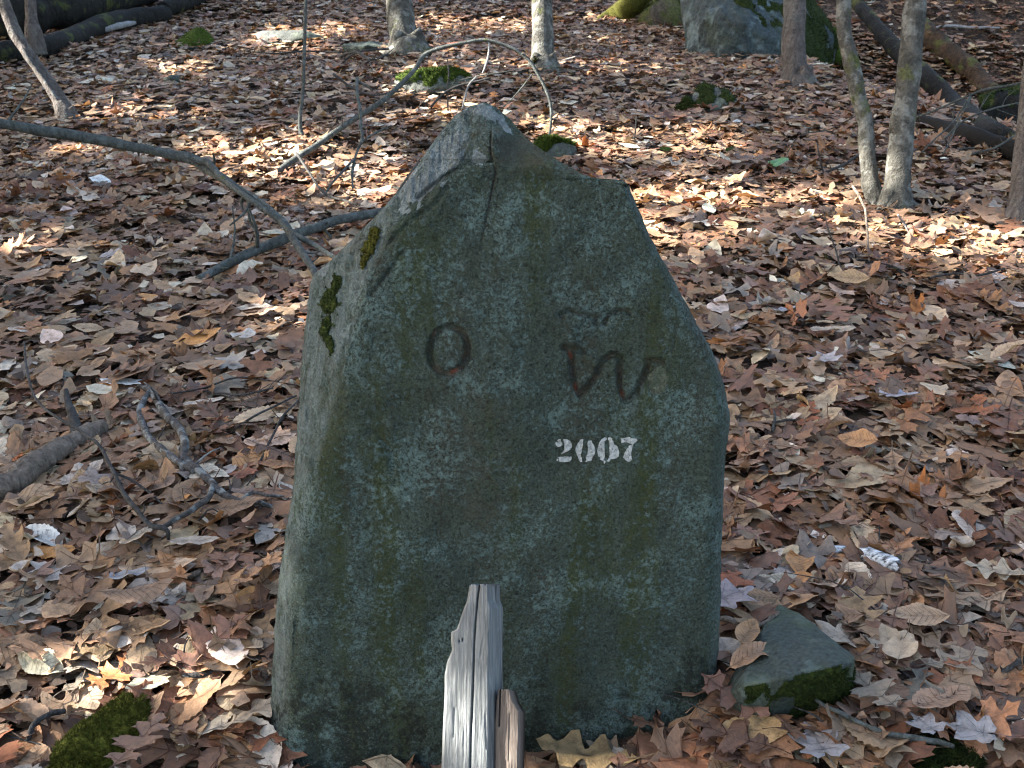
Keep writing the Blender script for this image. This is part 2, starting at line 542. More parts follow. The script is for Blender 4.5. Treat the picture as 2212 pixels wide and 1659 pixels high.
M = dict(
    ground=ground_material(), stone=stone_material(),
    litter=leaf_material('leaf_litter', False), leaf=leaf_material('dry_leaf', True),
    wedge=rock_material('wedge_rock', (0.012, 0.016, 0.012), (0.055, 0.073, 0.057), 0.5, 1.6, (0.088, 0.113, 0.095)),
    boulder=rock_material('boulder_rock', (0.011, 0.016, 0.016), (0.046, 0.066, 0.065), 0.28, 0.7, (0.125, 0.165, 0.165)),
    rock=rock_material('field_rock', (0.03, 0.032, 0.026), (0.115, 0.12, 0.10), 0.5, 1.0),
    moss=moss_material('moss', (0.042, 0.066, 0.010), (0.115, 0.145, 0.022)),
    moss_dark=moss_material('moss_dark', (0.020, 0.030, 0.007), (0.055, 0.070, 0.014)),
    moss_olive=moss_material('moss_olive', (0.048, 0.048, 0.008), (0.10, 0.095, 0.015)),
    moss_gold=moss_material('moss_gold', (0.072, 0.076, 0.011), (0.20, 0.185, 0.032)),
    beech=bark_material('grey_bark', (0.030, 0.028, 0.022), (0.135, 0.128, 0.105), 0.2, 1.6, 1.5, (0.225, 0.225, 0.195), 0.75),
    brownbark=bark_material('brown_bark', (0.055, 0.045, 0.038), (0.17, 0.145, 0.125), 0.1, 4.0),
    darkbark=bark_material('dark_bark', (0.006, 0.0055, 0.0045), (0.022, 0.020, 0.015), 0.25, 4.0, 1.0, (0.03, 0.029, 0.022), 0.4),
    mossbark=bark_material('mossy_bark', (0.040, 0.034, 0.026), (0.12, 0.10, 0.075), 0.75, 3.0),
    rustbark=bark_material('rusty_bark', (0.018, 0.014, 0.010), (0.075, 0.045, 0.024), 0.4, 2.0, 1.0, (0.11, 0.055, 0.026), 0.5),
    twig=bark_material('twig_bark', (0.025, 0.023, 0.021), (0.075, 0.070, 0.064), 0.0, 3.0, 3.0, (0.12, 0.125, 0.115), 0.3),
    greytwig=bark_material('grey_twig', (0.040, 0.043, 0.038), (0.105, 0.112, 0.098), 0.05, 3.0, 3.0, (0.16, 0.175, 0.16), 0.45),
    paletwig=bark_material('pale_twig', (0.15, 0.14, 0.13), (0.36, 0.35, 0.33), 0.0, 3.0, 3.0, (0.42, 0.42, 0.40), 0.4),
    deadwood=bark_material('bare_dead_wood', (0.085, 0.065, 0.048), (0.27, 0.215, 0.165), 0.0, 4.0, 1.6, (0.20, 0.165, 0.13), 0.4),
    crust=bark_material('lichen_branch', (0.040, 0.036, 0.032), (0.125, 0.112, 0.10), 0.0, 2.0, 3.0, (0.30, 0.32, 0.30), 0.7),
    stake=wood_material('weathered_wood', (0.13, 0.138, 0.135), (0.275, 0.285, 0.278), (0.12, 0.132, 0.14)),
    slab=wood_material('brown_split_wood', (0.105, 0.085, 0.070), (0.20, 0.165, 0.14), (0.085, 0.070, 0.060)),
    paint=plain_material('worn_white_paint', (0.20, 0.21, 0.19), (0.52, 0.53, 0.49), 170, 0.8, 1.0),
    birch=plain_material('birch_bark', (0.03, 0.03, 0.03), (0.75, 0.76, 0.74), 70, 0.6),
    green=plain_material('green_leaf', (0.03, 0.10, 0.03), (0.06, 0.17, 0.05), 40, 0.4),
    needles=plain_material('hemlock_needles', (0.018, 0.035, 0.012), (0.05, 0.085, 0.03), 12, 0.6),
    hollow=plain_material('black_soil_and_gap_shade', (0.004, 0.004, 0.003), (0.013, 0.011, 0.009), 40, 1.0),  # soil under the moss cushion; also the painted shade of the trunk gap
)

# ------------------------------------------------------------------ forest floor (one sheet)
def build_floor():
    xs = np.concatenate([-np.geomspace(90, 6, 40), np.linspace(-5.9, 5.9, 240), np.geomspace(6, 90, 40)])
    ys = np.concatenate([-np.geomspace(60, 1.2, 24), np.linspace(-1.1, 12, 270), np.geomspace(12.1, 140, 60)])
    X, Y = np.meshgrid(xs, ys)
    Z = height(X, Y)
    V = np.stack([X.ravel(), Y.ravel(), Z.ravel()], 1)
    nx = len(xs)
    i = np.arange(len(ys) - 1)[:, None] * nx
    j = np.arange(nx - 1)[None, :]
    F = np.stack([i + j, i + j + 1, i + nx + j + 1, i + nx + j], 2).reshape(-1, 4)
    o = obj('forest_floor', new_mesh('forest_floor', V, F), M['ground'])
    return tag(o, 'brown woodland floor sloping gently uphill under fallen leaves', None, None, 'structure')
FLOOR = build_floor()

# ------------------------------------------------------------------ the standing stone
LEFT = [(222, 1044), (230, 1012), (250, 982), (300, 940), (350, 907), (400, 873), (450, 826), (480, 797), (510, 768), (540, 738),
        (560, 716), (575, 698), (590, 680), (605, 671), (640, 667), (700, 660), (780, 651), (850, 646), (950, 641), (1050, 634), (1100, 626),
        (1150, 616), (1250, 604), (1350, 593), (1450, 588), (1550, 584), (1659, 582), (1790, 580)]
RIGHT_E = [(222, 1050), (232, 1072), (260, 1104), (300, 1140), (335, 1184), (357, 1226), (376, 1258), (383, 1276), (386, 1300), (389, 1346),
           (402, 1359), (440, 1374), (500, 1400), (560, 1430), (620, 1464), (690, 1500), (760, 1540), (820, 1561), (860, 1570), (910, 1578),
           (950, 1573), (1000, 1566), (1100, 1562), (1200, 1558), (1300, 1557), (1400, 1552), (1500, 1543), (1600, 1532), (1790, 1510)]
RIDGE = [(1062, 345), (990, 362), (905, 425), (850, 500), (815, 570), (790, 640), (768, 720), (745, 800), (722, 900), (692, 1000),
         (668, 1100), (650, 1200), (640, 1300), (630, 1450), (622, 1600), (616, 1800)]
S_YAW, S_LEAN = math.radians(5), math.radians(4)
S_N = np.array([math.sin(S_YAW) * math.cos(S_LEAN), -math.cos(S_YAW) * math.cos(S_LEAN), math.sin(S_LEAN)])
S_U = np.array([math.cos(S_YAW), math.sin(S_YAW), 0.0])
S_V = np.cross(S_N, S_U) * -1.0
if S_V[2] < 0:
    S_V = -S_V
S_O = G(1080, 1650)

def lx(tab, y):
    t = np.array(tab, float)
    return np.interp(y, t[:, 0], t[:, 1])

def stone_ray(px, py, d):
    """point on the face plane set back by d along a traced line of sight"""
    r = rays(px, py)
    t = ((S_O - CAM) @ S_N - d) / (r @ S_N)
    return CAM + r * t[..., None]

def z5(x, y):
    return (724.5 + x / 2.8177, 543.4 + y / 2.8177)
O_RING = []
for k in range(41):
    a = 2 * math.pi * k / 40
    ex, ey = 41 * math.cos(a), 51 * math.sin(a)
    O_RING.append((970 + ex * math.cos(0.12) - ey * math.sin(0.12), 757 + ex * math.sin(0.12) + ey * math.cos(0.12)))
W_LINES = [[z5(*q) for q in L] for L in (
    [(1392, 588), (1440, 590), (1502, 608)], [(1425, 600), (1442, 640), (1438, 700), (1448, 770), (1462, 830), (1485, 872)],
    [(1485, 868), (1540, 818), (1590, 745), (1628, 668), (1680, 628), (1738, 645)], [(1738, 648), (1728, 730), (1734, 825), (1757, 904)],
    [(1776, 910), (1828, 862), (1868, 785), (1906, 690)], [(1896, 664), (1945, 664), (1992, 674)])]
F_LINES = [[z5(1360, 385), z5(1420, 360), z5(1470, 380), z5(1540, 388), z5(1580, 405), z5(1590, 440)],
           [z5(1635, 440), z5(1660, 395), z5(1720, 358), z5(1770, 365), z5(1795, 385)]]
LEDGE = [z5(205, 1095), z5(260, 1110), z5(310, 1180), z5(340, 1240), z5(345, 1310)]
CRACK = [(1062, 285), (1060, 318), (1064, 345), (1071, 368), (1064, 405), (1057, 440), (1047, 490), (1036, 540), (1026, 585)]
CRACK2 = [(1030, 1195), (1026, 1225), (1022, 1250)]
CRACK3 = [(1462, 690), (1458, 730), (1452, 765)]
LED2 = [(1062, 350), (1020, 352), (985, 364), (940, 395), (903, 428)]
SCOOP = [(1064, 352), (1100, 365), (1160, 360), (1250, 379), (1345, 393)]

def blob(px, py, cx, cy, a, b, ang=0.0):
    c, s = math.cos(ang), math.sin(ang)
    x, y = px - cx, py - cy
    u, v = x * c + y * s, -x * s + y * c
    return np.exp(-((u / a) ** 2 + (v / b) ** 2))

def stone_depth(px, py):
    px = np.asarray(px, float)
    py = np.asarray(py, float)
    n_lo = noise2(px, py, 1 / 210.0, 21, 3)
    n_mid = noise2(px, py, 1 / 48.0, 23, 3)
    d = 0.007 * n_lo + 0.0022 * n_mid + 0.0009 * noise2(px, py, 1 / 13.0, 25, 2)
    rx = np.interp(py, [p[1] for p in RIDGE], [p[0] for p in RIDGE])
    rx = np.where(py < 345, 1062, rx)
    rx = rx + 5 * noise2(px * 0 + 3, py, 1 / 60.0, 31, 3)
    dr = seg_dist(px, py, RIDGE)
    left = np.where(py < 345, px <= 1062, px < rx)
    top = (py < 345) & (px <= 1062)
    sl = np.interp(py, [225, 420, 520, 640, 900, 1100, 1700], [0.62, 0.75, 1.05, 1.3, 1.5, 1.7, 1.8])
    soft = np.interp(py, [300, 500, 800, 1700], [6, 10, 13, 9])
    dd = np.where(left | top, dr, -dr)
    d = d + 0.0008 * sl * soft * np.log1p(np.exp(np.clip(dd / soft, -30, 30)))
    bev = sstep(-4, 22, dd) * np.where(py < 350, 1 - sstep(1000, 1062, px), 1.0)
    d = d + bev * (0.0028 * noise2(px, py * 0.16, 1 / 7.0, 33, 3) + 0.004 * noise2(px, py * 0.3, 1 / 22.0, 35, 2))
    # undercut ledge below the upper left face
    led = seg_dist(px, py, LED2)
    d = d + 0.006 * np.exp(-(led / 5.0) ** 2)
    # flaked steps along the upper left slope
    st = [[(900, 470), (940, 440), (965, 405)], [(845, 520), (905, 460)], [(870, 545), (800, 640)]]
    for s_ in st:
        d = d + 0.004 * np.exp(-(seg_dist(px, py, s_) / 6.0) ** 2)
    # scooped top right of the peak: its lip stands proud of the face left of the crack
    ys = np.interp(px, [p[0] for p in SCOOP], [p[1] for p in SCOOP])
    ab = ys - py
    sc = 0.0008 * 1.05 * 3.5 * np.log1p(np.exp(np.clip(ab / 3.5, -20, 60)))
    sc_low = sc * sstep(1058, 1118, px)
    sx = sstep(1035, 1125, px)
    upper = sc * sx
    k = sstep(268, 292, py)
    right = px > 1062
    d = d + np.where(py < 400, np.where(right, (1 - k) * upper + k * sc_low, (1 - k) * upper), 0)
    if True:
        dl = 0.0008 * sl * soft * np.log1p(np.exp(np.clip(dr / soft, -30, 30)))
        d = d - np.where(~right & (py < 345), k * 0.62 * dl * np.exp(-(1062 - px) / 60.0), 0)
        d = d + np.where(right & (py < 345), (1 - k) * dl * (1 - sx), 0) - np.where(~right & (py < 345), (1 - k) * dl * sx, 0)
    lip = (px <= 1062) & (py < 352)
    d = d + np.where(lip, 0.006 * np.exp(-(1062 - px) / 40.0) * sstep(262, 300, py), 0)
    # cracks
    cr = np.exp(-(seg_dist(px, py, CRACK) / 2.4) ** 2) * sstep(620, 400, py) + 0.6 * np.exp(-(seg_dist(px, py, CRACK2) / 2.6) ** 2) + 0.5 * np.exp(-(seg_dist(px, py, CRACK3) / 2.4) ** 2)
    d = d + 0.004 * cr
    # raised flake at left, below the O
    ld = seg_dist(px, py, LEDGE)
    d = d + 0.004 * np.exp(-(ld / 7.0) ** 2) - 0.003 * np.exp(-(np.hypot(px - 815, py - 965) / 45) ** 2)
    # carved letters
    ro = seg_dist(px, py, O_RING)
    g = sstep(9.5, 4.5, ro)
    for L in W_LINES:
        g = np.maximum(g, sstep(8.5, 3.5, seg_dist(px, py, L) + 1.2 * n_mid))
    fl = 0
    for L in F_LINES:
        fl = np.maximum(fl, np.exp(-(seg_dist(px, py, L) / 5.0) ** 2))
    d = d + 0.0085 * g + 0.0080 * fl
    d = d + 0.004 * sstep(0, 8, 62 - np.hypot((px - 1340) / 1.7, (py - 725)))
    # edges roll away
    xl, xr = lx(LEFT, py), lx(RIGHT_E, py)
    eo = np.minimum(px - xl, np.where(py > 405, xr - px, 60))
    w = np.where(px > 1250, 7.0, 12.0)
    t = np.clip(1 - np.clip(eo, 0, w) / w, 0, 1)
    d = d + 0.014 * (1 - np.sqrt(np.clip(1 - t * t, 0, 1)))
    ch = np.where(py > 400, np.clip(1 - (xr - px) / np.interp(py, [400, 700, 900, 1700], [16, 26, 30, 46]), 0, 1), 0)
    d = d + 0.022 * ch ** 1.6
    at = dict(bevel=np.maximum(bev, 0.35 * sstep(0.35, 0.9, ch)), groove=np.clip(np.maximum(np.maximum(g, 0.75 * fl), cr), 0, 1))
    lic = 0
    for b in ((1062, 246, 40, 13, 0.6), (1085, 266, 36, 9, 0.85), (1040, 240, 22, 8, 0.1), (965, 318, 26, 12, -0.6), (950, 345, 70, 22, -0.85), (935, 372, 68, 22, -0.9), (905, 395, 40, 16, -0.9),
              (985, 345, 30, 8, -1.0), (1038, 338, 15, 12, 0), (700, 585, 20, 10, -0.7)):
        lic = np.maximum(lic, blob(px, py, *b))
    ca, sa = math.cos(-0.88), math.sin(-0.88)
    uu, vv = px * ca + py * sa, -px * sa + py * ca
    an = noise2(uu * 0.35, vv, 1 / 9.0, 45, 4)
    an2 = noise2(px, py, 1 / 16.0, 47, 3)
    at['lichen'] = lic + np.where((px < 1062) & (py < 470), 0.60 * an + 0.30, 0.3 * an2) * (lic > 0.06)
    at['warm'] = np.maximum.reduce([blob(px, py, 1010, 290, 60, 60), blob(px, py, 1120, 320, 70, 50), 0.9 * blob(px, py, 780, 520, 50, 22, -0.85),
                                    0.8 * blob(px, py, 1040, 1020, 60, 220), 0.95 * sstep(-2, 6, ab) * sstep(1060, 1075, px) * sstep(278, 296, py - 0.35 * (px - 1066) + 30 * 0) * (py < 400), 0.6 * blob(px, py, 920, 400, 40, 50)])
    at['bare'] = np.maximum.reduce([blob(px, py, 1420, 820, 28, 40, 0.2), 0.5 * blob(px, py, 900, 1310, 42, 34), 0.4 * blob(px, py, 1000, 1290, 30, 20), 0.8 * blob(px, py, 1250, 1640, 40, 14)])
    nz = noise2(px, py, 1 / 9.0, 41, 2)
    crev_shade = np.exp(-(led / 6.0) ** 2)  # shade under the ledge and flaked steps, put into the colour
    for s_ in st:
        crev_shade = np.maximum(crev_shade, np.exp(-(seg_dist(px, py, s_) / 5.0) ** 2))
    at['crev_shade'] = crev_shade * sstep(-0.35, 0.25, n_mid)
    n44 = noise2(px, py, 1 / 45.0, 44, 3)
    low = sstep(1400, 1640, py + 60 * noise2(px, py, 1 / 120.0, 43, 2))
    cr_ = blob(px, py, 1500, 1480, 36, 120, 0.1)
    at['darkmark'] = np.clip(sstep(0.22, 0.70, (0.40 * nz + 0.8 * n44 + 0.62) * np.clip(1.2 * low + 1.0 * cr_, 0, 1)), 0, 0.85)
    o = blob(px, py, 981, 801, 10, 5, -0.6) + 0.9 * blob(px, py, 1000, 766, 3, 9, 0.2) + 0.4 * blob(px, py, 938, 718, 4, 8, 0.4)
    for c in (z5(1428, 632), z5(1460, 825), z5(1742, 865)):
        o = o + 0.8 * blob(px, py, c[0], c[1], 4, 8, -0.2)
    at['orange'] = np.clip(o * 1.1, 0, 1) * np.clip(g * 1.3, 0, 1)
    return d, at

def build_stone():
    rows = np.concatenate([np.linspace(222, 420, 110), np.linspace(422, 1790, 500)])
    ncol = 330
    s = np.linspace(0, 1, ncol)
    s = s + 0.35 / (2 * np.pi) * -np.sin(2 * np.pi * s) * 0.6
    XL, XR = lx(LEFT, rows), lx(RIGHT_E, rows)
    jit = np.interp(rows, [222, 300], [0, 1])
    XL = XL + 2.0 * noise2(rows * 0 + 1, rows, 1 / 16.0, 51, 3) * jit
    XR = XR + 2.0 * noise2(rows * 0 + 9, rows, 1 / 16.0, 53, 3) * jit
    PX = XL[:, None] + (XR - XL)[:, None] * s[None, :]
    PY = np.repeat(rows[:, None], ncol, 1)
    d, at = stone_depth(PX, PY)
    Vf = stone_ray(PX, PY, d)
    # back sheet: the same outline drawn in and set back
    nb = 24
    sb = np.linspace(1, 0, nb)
    edge = Vf[:, [0, -1]]
    cu = ((edge - S_O) @ S_U)
    cv = ((edge - S_O) @ S_V)
    th = 0.19
    ub = cu[:, :1] * sb[None, :] * 0 + (cu[:, 1:] * sb[None, :] + cu[:, :1] * (1 - sb[None, :]))
    vb = (cv[:, 1:] * sb[None, :] + cv[:, :1] * (1 - sb[None, :]))
    umid = 0.03
    prof = np.sin(np.linspace(0, np.pi, nb)) ** 0.5
    Vb = S_O + ((ub - umid) * (0.86 + 0.08 * prof[None, :]) + umid)[..., None] * S_U + (vb * 0.93 - 0.03)[..., None] * S_V - S_N * (0.10 + th * 0.55 * prof + 0.02)[None, :, None]
    Vb = Vb + 0.012 * fbm(Vb.reshape(-1, 3) * 7, 61, 3).reshape(len(rows), nb)[..., None] * S_N
    V = np.concatenate([Vf, Vb], 1)
    nr, nc = V.shape[:2]
    i = np.arange(nr - 1)[:, None] * nc
    j = np.arange(nc)[None, :]
    j2 = (j + 1) % nc
    F = np.stack([i + j, i + nc + j, i + nc + j2, i + j2], 2).reshape(-1, 4)
    V3 = V.reshape(-1, 3) - S_O
    cap = np.arange(nc)[::1].reshape(1, -1)
    me = new_mesh('boundary_stone', V3, [F])
    bm = bmesh.new()
    bm.from_mesh(me)
    bmesh.ops.holes_fill(bm, edges=[e for e in bm.edges if e.is_boundary], sides=0)
    bmesh.ops.recalc_face_normals(bm, faces=bm.faces)
    bm.to_mesh(me)
    bm.free()
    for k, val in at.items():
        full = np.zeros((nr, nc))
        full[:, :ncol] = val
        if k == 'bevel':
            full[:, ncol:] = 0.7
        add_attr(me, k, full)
    o = obj('boundary_stone', me, M['stone'], None, S_O)
    tag(o, 'tall grey green lichened standing stone carved O and W and painted 2007', 'standing stone')
    return o
STONE = build_stone()

def drape(poly, out=0.0006, step=2.0):
    """flat outline laid on the stone face: fine triangle sheet clipped to the polygon"""
    bm = bmesh.new()
    P = np.array(poly, float)
    # resample + roughen the brushed edge
    Q = []
    for a, b in zip(P, np.roll(P, -1, 0)):
        n = max(1, int(np.hypot(*(b - a)) / step))
        for k in range(n):
            Q.append(a + (b - a) * k / n)
    Q = np.array(Q)
    Q = Q + 0.5 * np.stack([noise2(Q[:, 0], Q[:, 1], 0.35, 71, 2), noise2(Q[:, 0], Q[:, 1], 0.35, 72, 2)], 1)
    vs = [bm.verts.new((x, -y, 0)) for x, y in Q]
    bm.faces.new(vs)
    x0, y0 = Q.min(0)
    x1, y1 = Q.max(0)
    for x in np.arange(x0 + step, x1, step):
        bmesh.ops.bisect_plane(bm, geom=bm.verts[:] + bm.edges[:] + bm.faces[:], plane_co=(x, 0, 0), plane_no=(1, 0, 0))
    for y in np.arange(y0 + step, y1, step):
        bmesh.ops.bisect_plane(bm, geom=bm.verts[:] + bm.edges[:] + bm.faces[:], plane_co=(0, -y, 0), plane_no=(0, 1, 0))
    bmesh.ops.triangulate(bm, faces=bm.faces[:])
    V = np.array([v.co[:] for v in bm.verts])
    F = np.array([[v.index for v in f.verts] for f in bm.faces]) if bm.verts.index_update() is None else None
    bm.free()
    px, py = V[:, 0], -V[:, 1]
    # flaked-off chips
    c = px[F].mean(1), py[F].mean(1)
    keep = noise2(c[0], c[1], 0.30, 77, 3) < 0.72
    F = F[keep]
    d, _ = stone_depth(px, py)
    return stone_ray(px, py, d - out), F

def z1(pts):
    return [(1183.3 + x * 0.09552, 929.7 + y * 0.09552) for x, y in pts]
DIGITS = {
    'two': [[(290, 195), (298, 250), (330, 290), (325, 335), (280, 370), (215, 375), (180, 335), (175, 285), (205, 235), (250, 200)],
            [(350, 195), (430, 200), (500, 235), (540, 300), (545, 370), (515, 430), (440, 480), (370, 515), (300, 535), (350, 470), (375, 430), (372, 330), (360, 250)],
            [(240, 605), (400, 590), (540, 590), (535, 660), (500, 700), (390, 718), (280, 708), (190, 685), (200, 645)]],
    'zero': [[(745, 205), (805, 200), (795, 290), (780, 400), (775, 480), (745, 545), (765, 620), (785, 710), (735, 718), (700, 660), (685, 600), (645, 530), (622, 440), (650, 340), (695, 265)],
             [(905, 240), (990, 228), (1005, 290), (1055, 350), (1075, 440), (1060, 540), (1010, 620), (985, 690), (900, 705), (845, 718), (870, 655), (855, 590), (895, 530), (910, 400), (895, 300)]],
    'zero2': [[(1290, 158), (1335, 175), (1325, 215), (1285, 240), (1280, 330), (1285, 450), (1290, 560), (1280, 640), (1310, 680), (1300, 725), (1270, 760), (1255, 690), (1190, 665), (1175, 605), (1135, 590), (1120, 470), (1135, 360), (1170, 265), (1225, 195)],
              [(1365, 155), (1400, 148), (1455, 185), (1490, 250), (1495, 310), (1560, 350), (1600, 430), (1620, 510), (1605, 590), (1560, 630), (1420, 655), (1385, 712), (1330, 690), (1385, 620), (1400, 540), (1385, 450), (1395, 330), (1385, 240), (1360, 190)]],
    'seven': [[(1655, 165), (1690, 185), (1750, 165), (1855, 148), (1900, 180), (2020, 185), (2030, 230), (1980, 275), (1930, 315), (1860, 295), (1790, 275), (1740, 265), (1660, 290), (1665, 230)],
              [(1850, 340), (1925, 315), (1915, 400), (1890, 490), (1885, 570), (1910, 650), (1870, 695), (1830, 712), (1770, 685), (1705, 610), (1720, 540), (1755, 480), (1790, 400)]]}
for parts, lab in zip(DIGITS.values(), ('white stencilled digit 2', 'white stencilled digit 0', 'white stencilled digit 0', 'white stencilled digit 7')):
    b = Bag()
    for p in parts:
        b.add(*drape(z1(p)))
    o = obj('painted_digit', b.mesh('painted_digit', S_O, False), M['paint'], STONE)
    o['label'] = lab

def tufts(P, N, n, h, w, seed):
    """n short moss blades on points P with normals N"""
    r = np.random.default_rng(seed)
    k = r.integers(0, len(P), n)
    p, nn = P[k], N[k]
    d = nn + r.normal(0, 0.55, (n, 3))
    d /= np.linalg.norm(d, axis=1)[:, None]
    s = np.cross(d, r.normal(0, 1, (n, 3)))
    s /= np.linalg.norm(s, axis=1)[:, None] + 1e-9
    hh = (h * r.uniform(0.5, 1.3, n))[:, None]
    p = p + r.normal(0, w * 1.2, (n, 3))
    V = np.stack([p - s * w, p + s * w, p + d * hh], 1).reshape(-1, 3)
    return V, np.arange(3 * n).reshape(-1, 3)

def stone_moss(blobs, mat, seed, dens=1.0):
    """moss mat lying on the stone, its outline broken up"""
    bx = [b for b in blobs]
    x0 = min(b[0] - 2 * max(b[2], b[3]) for b in bx); x1 = max(b[0] + 2 * max(b[2], b[3]) for b in bx)
    y0 = min(b[1] - 2 * max(b[2], b[3]) for b in bx); y1 = max(b[1] + 2 * max(b[2], b[3]) for b in bx)
    xs, ys = np.arange(x0, x1, 1.6), np.arange(y0, y1, 1.6)
    X, Y = np.meshgrid(xs, ys)
    f = 0
    for b in bx:
        f = np.maximum(f, blob(X, Y, *b))
    f = f + 0.26 * noise2(X, Y, 1 / 9.0, seed, 3)
    d, _ = stone_depth(X, Y)
    thick = 0.005 * sstep(0.42, 0.75, f) + 0.002 * noise2(X, Y, 1 / 5.0, seed + 3, 2)
    P = stone_ray(X, Y, d - thick)
    ok = f > 0.42
    nx = len(xs)
    i = np.arange(len(ys) - 1)[:, None] * nx
    j = np.arange(nx - 1)[None, :]
    F = np.stack([i + j, i + nx + j, i + nx + j + 1, i + j + 1], 2).reshape(-1, 4)
    F = F[ok.ravel()[F].all(1)]
    used, inv = np.unique(F, return_inverse=True)
    V = P.reshape(-1, 3)[used]
    F = inv.reshape(-1, 4)
    b = Bag()
    b.add(V, F)
    b.add(*tufts(V, np.repeat(S_N[None], len(V), 0), int(len(V) * dens * 0.8), 0.0035, 0.0007, seed))
    o = obj('moss', b.mesh('moss', S_O), mat, STONE)
    return o
stone_moss([(724, 618, 11, 32, 0.22), (711, 655, 23, 34, 0.15), (703, 705, 14, 34, 0.15), (712, 740, 9, 30, -0.2)], M['moss_dark'], 81, 0.9)
stone_moss([(808, 508, 14, 28, 0.5), (796, 535, 16, 30, 0.45), (786, 565, 9, 22, 0.3)], M['moss_olive'], 85, 0.9)

# ------------------------------------------------------------------ weathered stake in front of the stone
def z2(x, y):
    return (905.6 + x * 0.2541, 1237.6 + y * 0.2541)
def board(left, right, plane_o, normal, thick, seed, cracks=(), bevel=0.0, r0=None, ncol=64, nrow=190, notch=()):
    L = [z2(*p) for p in left]
    R = [z2(*p) for p in right]
    y0 = max(L[0][1], R[0][1])
    y1 = max(L[-1][1], R[-1][1])
    rows = np.linspace(y0, y1, nrow)
    XL = np.interp(rows, [p[1] for p in L], [p[0] for p in L])
    XR = np.interp(rows, [p[1] for p in R], [p[0] for p in R])
    s = np.linspace(0, 1, ncol)
    PX = XL[:, None] + (XR - XL)[:, None] * s
    # ragged splintered top: columns start at different heights
    PY = np.repeat(rows[:, None], ncol, 1)
    rag = 5.0 * noise2(s * 9, s * 0, 1.0, seed, 2) + 3 * noise2(s * 40, s * 0, 1.0, seed + 1, 1)
    PY = PY + np.abs(rag)[None, :] * np.exp(-(rows - y0) / 18.0)[:, None]
    d = 0.0005 * noise2(PX * 6, PY * 0.12, 1 / 10.0, seed + 2, 2) + 0.0016 * noise2(PX, PY * 0.25, 1 / 30.0, seed + 3, 2)
    e = np.minimum(PX - XL[:, None], XR[:, None] - PX)
    t = np.clip(1 - e / 5.0, 0, 1)
    d = d + 0.006 * t * t
    if bevel:
        d = d + bevel * np.clip((s[None, :] - 0.84) / 0.16, 0, 1)
    for ci, c in enumerate(cracks):
        c = [z2(*p) for p in c]
        d = d + (0.010 if ci == 0 else 0.0012) * np.exp(-(seg_dist(PX, PY, c) / 1.5) ** 2)
    for (cx_, cy_, a, b_) in notch:
        x_, y_ = z2(cx_, cy_)
        d = d + 0.010 * np.exp(-((PX - x_) / a) ** 2 - ((PY - y_) / b_) ** 2)
    r = rays(PX, PY)
    tt = ((plane_o - CAM) @ normal - d) / (r @ normal)
    Vf = CAM + r * tt[..., None]
    c0 = Vf.mean(1, keepdims=True)
    Vb = c0 + (Vf[:, ::-1] - c0) * 0.9 - normal * thick
    Vb[..., 2] -= 0.022
    V = np.concatenate([Vf, Vb], 1)
    nr, nc = V.shape[:2]
    i = np.arange(nr - 1)[:, None] * nc
    j = np.arange(nc)[None, :]
    F = np.stack([i + j, i + nc + j, i + nc + (j + 1) % nc, i + (j + 1) % nc], 2).reshape(-1, 4)
    top = np.stack([np.arange(ncol - 1), np.arange(1, ncol), nc - 2 - np.arange(ncol - 1), nc - 1 - np.arange(ncol - 1)], 1)
    return V.reshape(-1, 3), np.vstack([F, top])

st_yaw = math.radians(-22)
ST_N = np.array([math.sin(st_yaw), -math.cos(st_yaw), 0.06])
ST_N /= np.linalg.norm(ST_N)
ST_O = stone_ray(np.array(1010.0), np.array(1500.0), np.array(-0.13))
V, F = board([(430, 92), (405, 240), (375, 310), (335, 430), (318, 480), (272, 500), (270, 580), (280, 655), (236, 755), (216, 870), (215, 1050), (202, 1300), (188, 1659), (180, 2150)],
             [(605, 92), (612, 230), (640, 300), (645, 700), (650, 980), (655, 1300), (650, 1659), (650, 2150)],
             ST_O, ST_N, 0.045, 91,
             cracks=[[(515, 90), (497, 240), (480, 420), (468, 640), (462, 900), (450, 1200), (440, 1400), (436, 1659)], [(545, 560), (528, 640), (520, 720)], [(390, 1250), (380, 1450), (384, 1600)], [(300, 1150), (290, 1400)], [(560, 1200), (575, 1500)]],
             bevel=0.02, notch=[(340, 580, 1.2, 3.0), (370, 570, 1.2, 3.0)])
base = ST_O - np.array([0, 0, ST_O[2] - float(height(ST_O[0], ST_O[1]))])
me = new_mesh('wooden_stake', V - base, F)
STAKE = obj('wooden_stake', me, M['stake'], None, base)
tag(STAKE, 'weathered grey split wooden stake standing close in front of the carved stone', 'stake')
V, F = board([(672, 985), (655, 1100), (645, 1300), (640, 1659), (640, 2150)], [(775, 985), (805, 1090), (856, 1175), (856, 1300), (850, 1659), (840, 2150)],
             ST_O - ST_N * 0.012, ST_N, 0.03, 97, cracks=[[(690, 1000), (682, 1300)], [(770, 1200), (760, 1600)]], ncol=40, nrow=110)
o = obj('split_slab', new_mesh('split_slab', V - base, F), M['slab'], STAKE)
o['label'] = 'shorter brown split slab on the right of the stake'

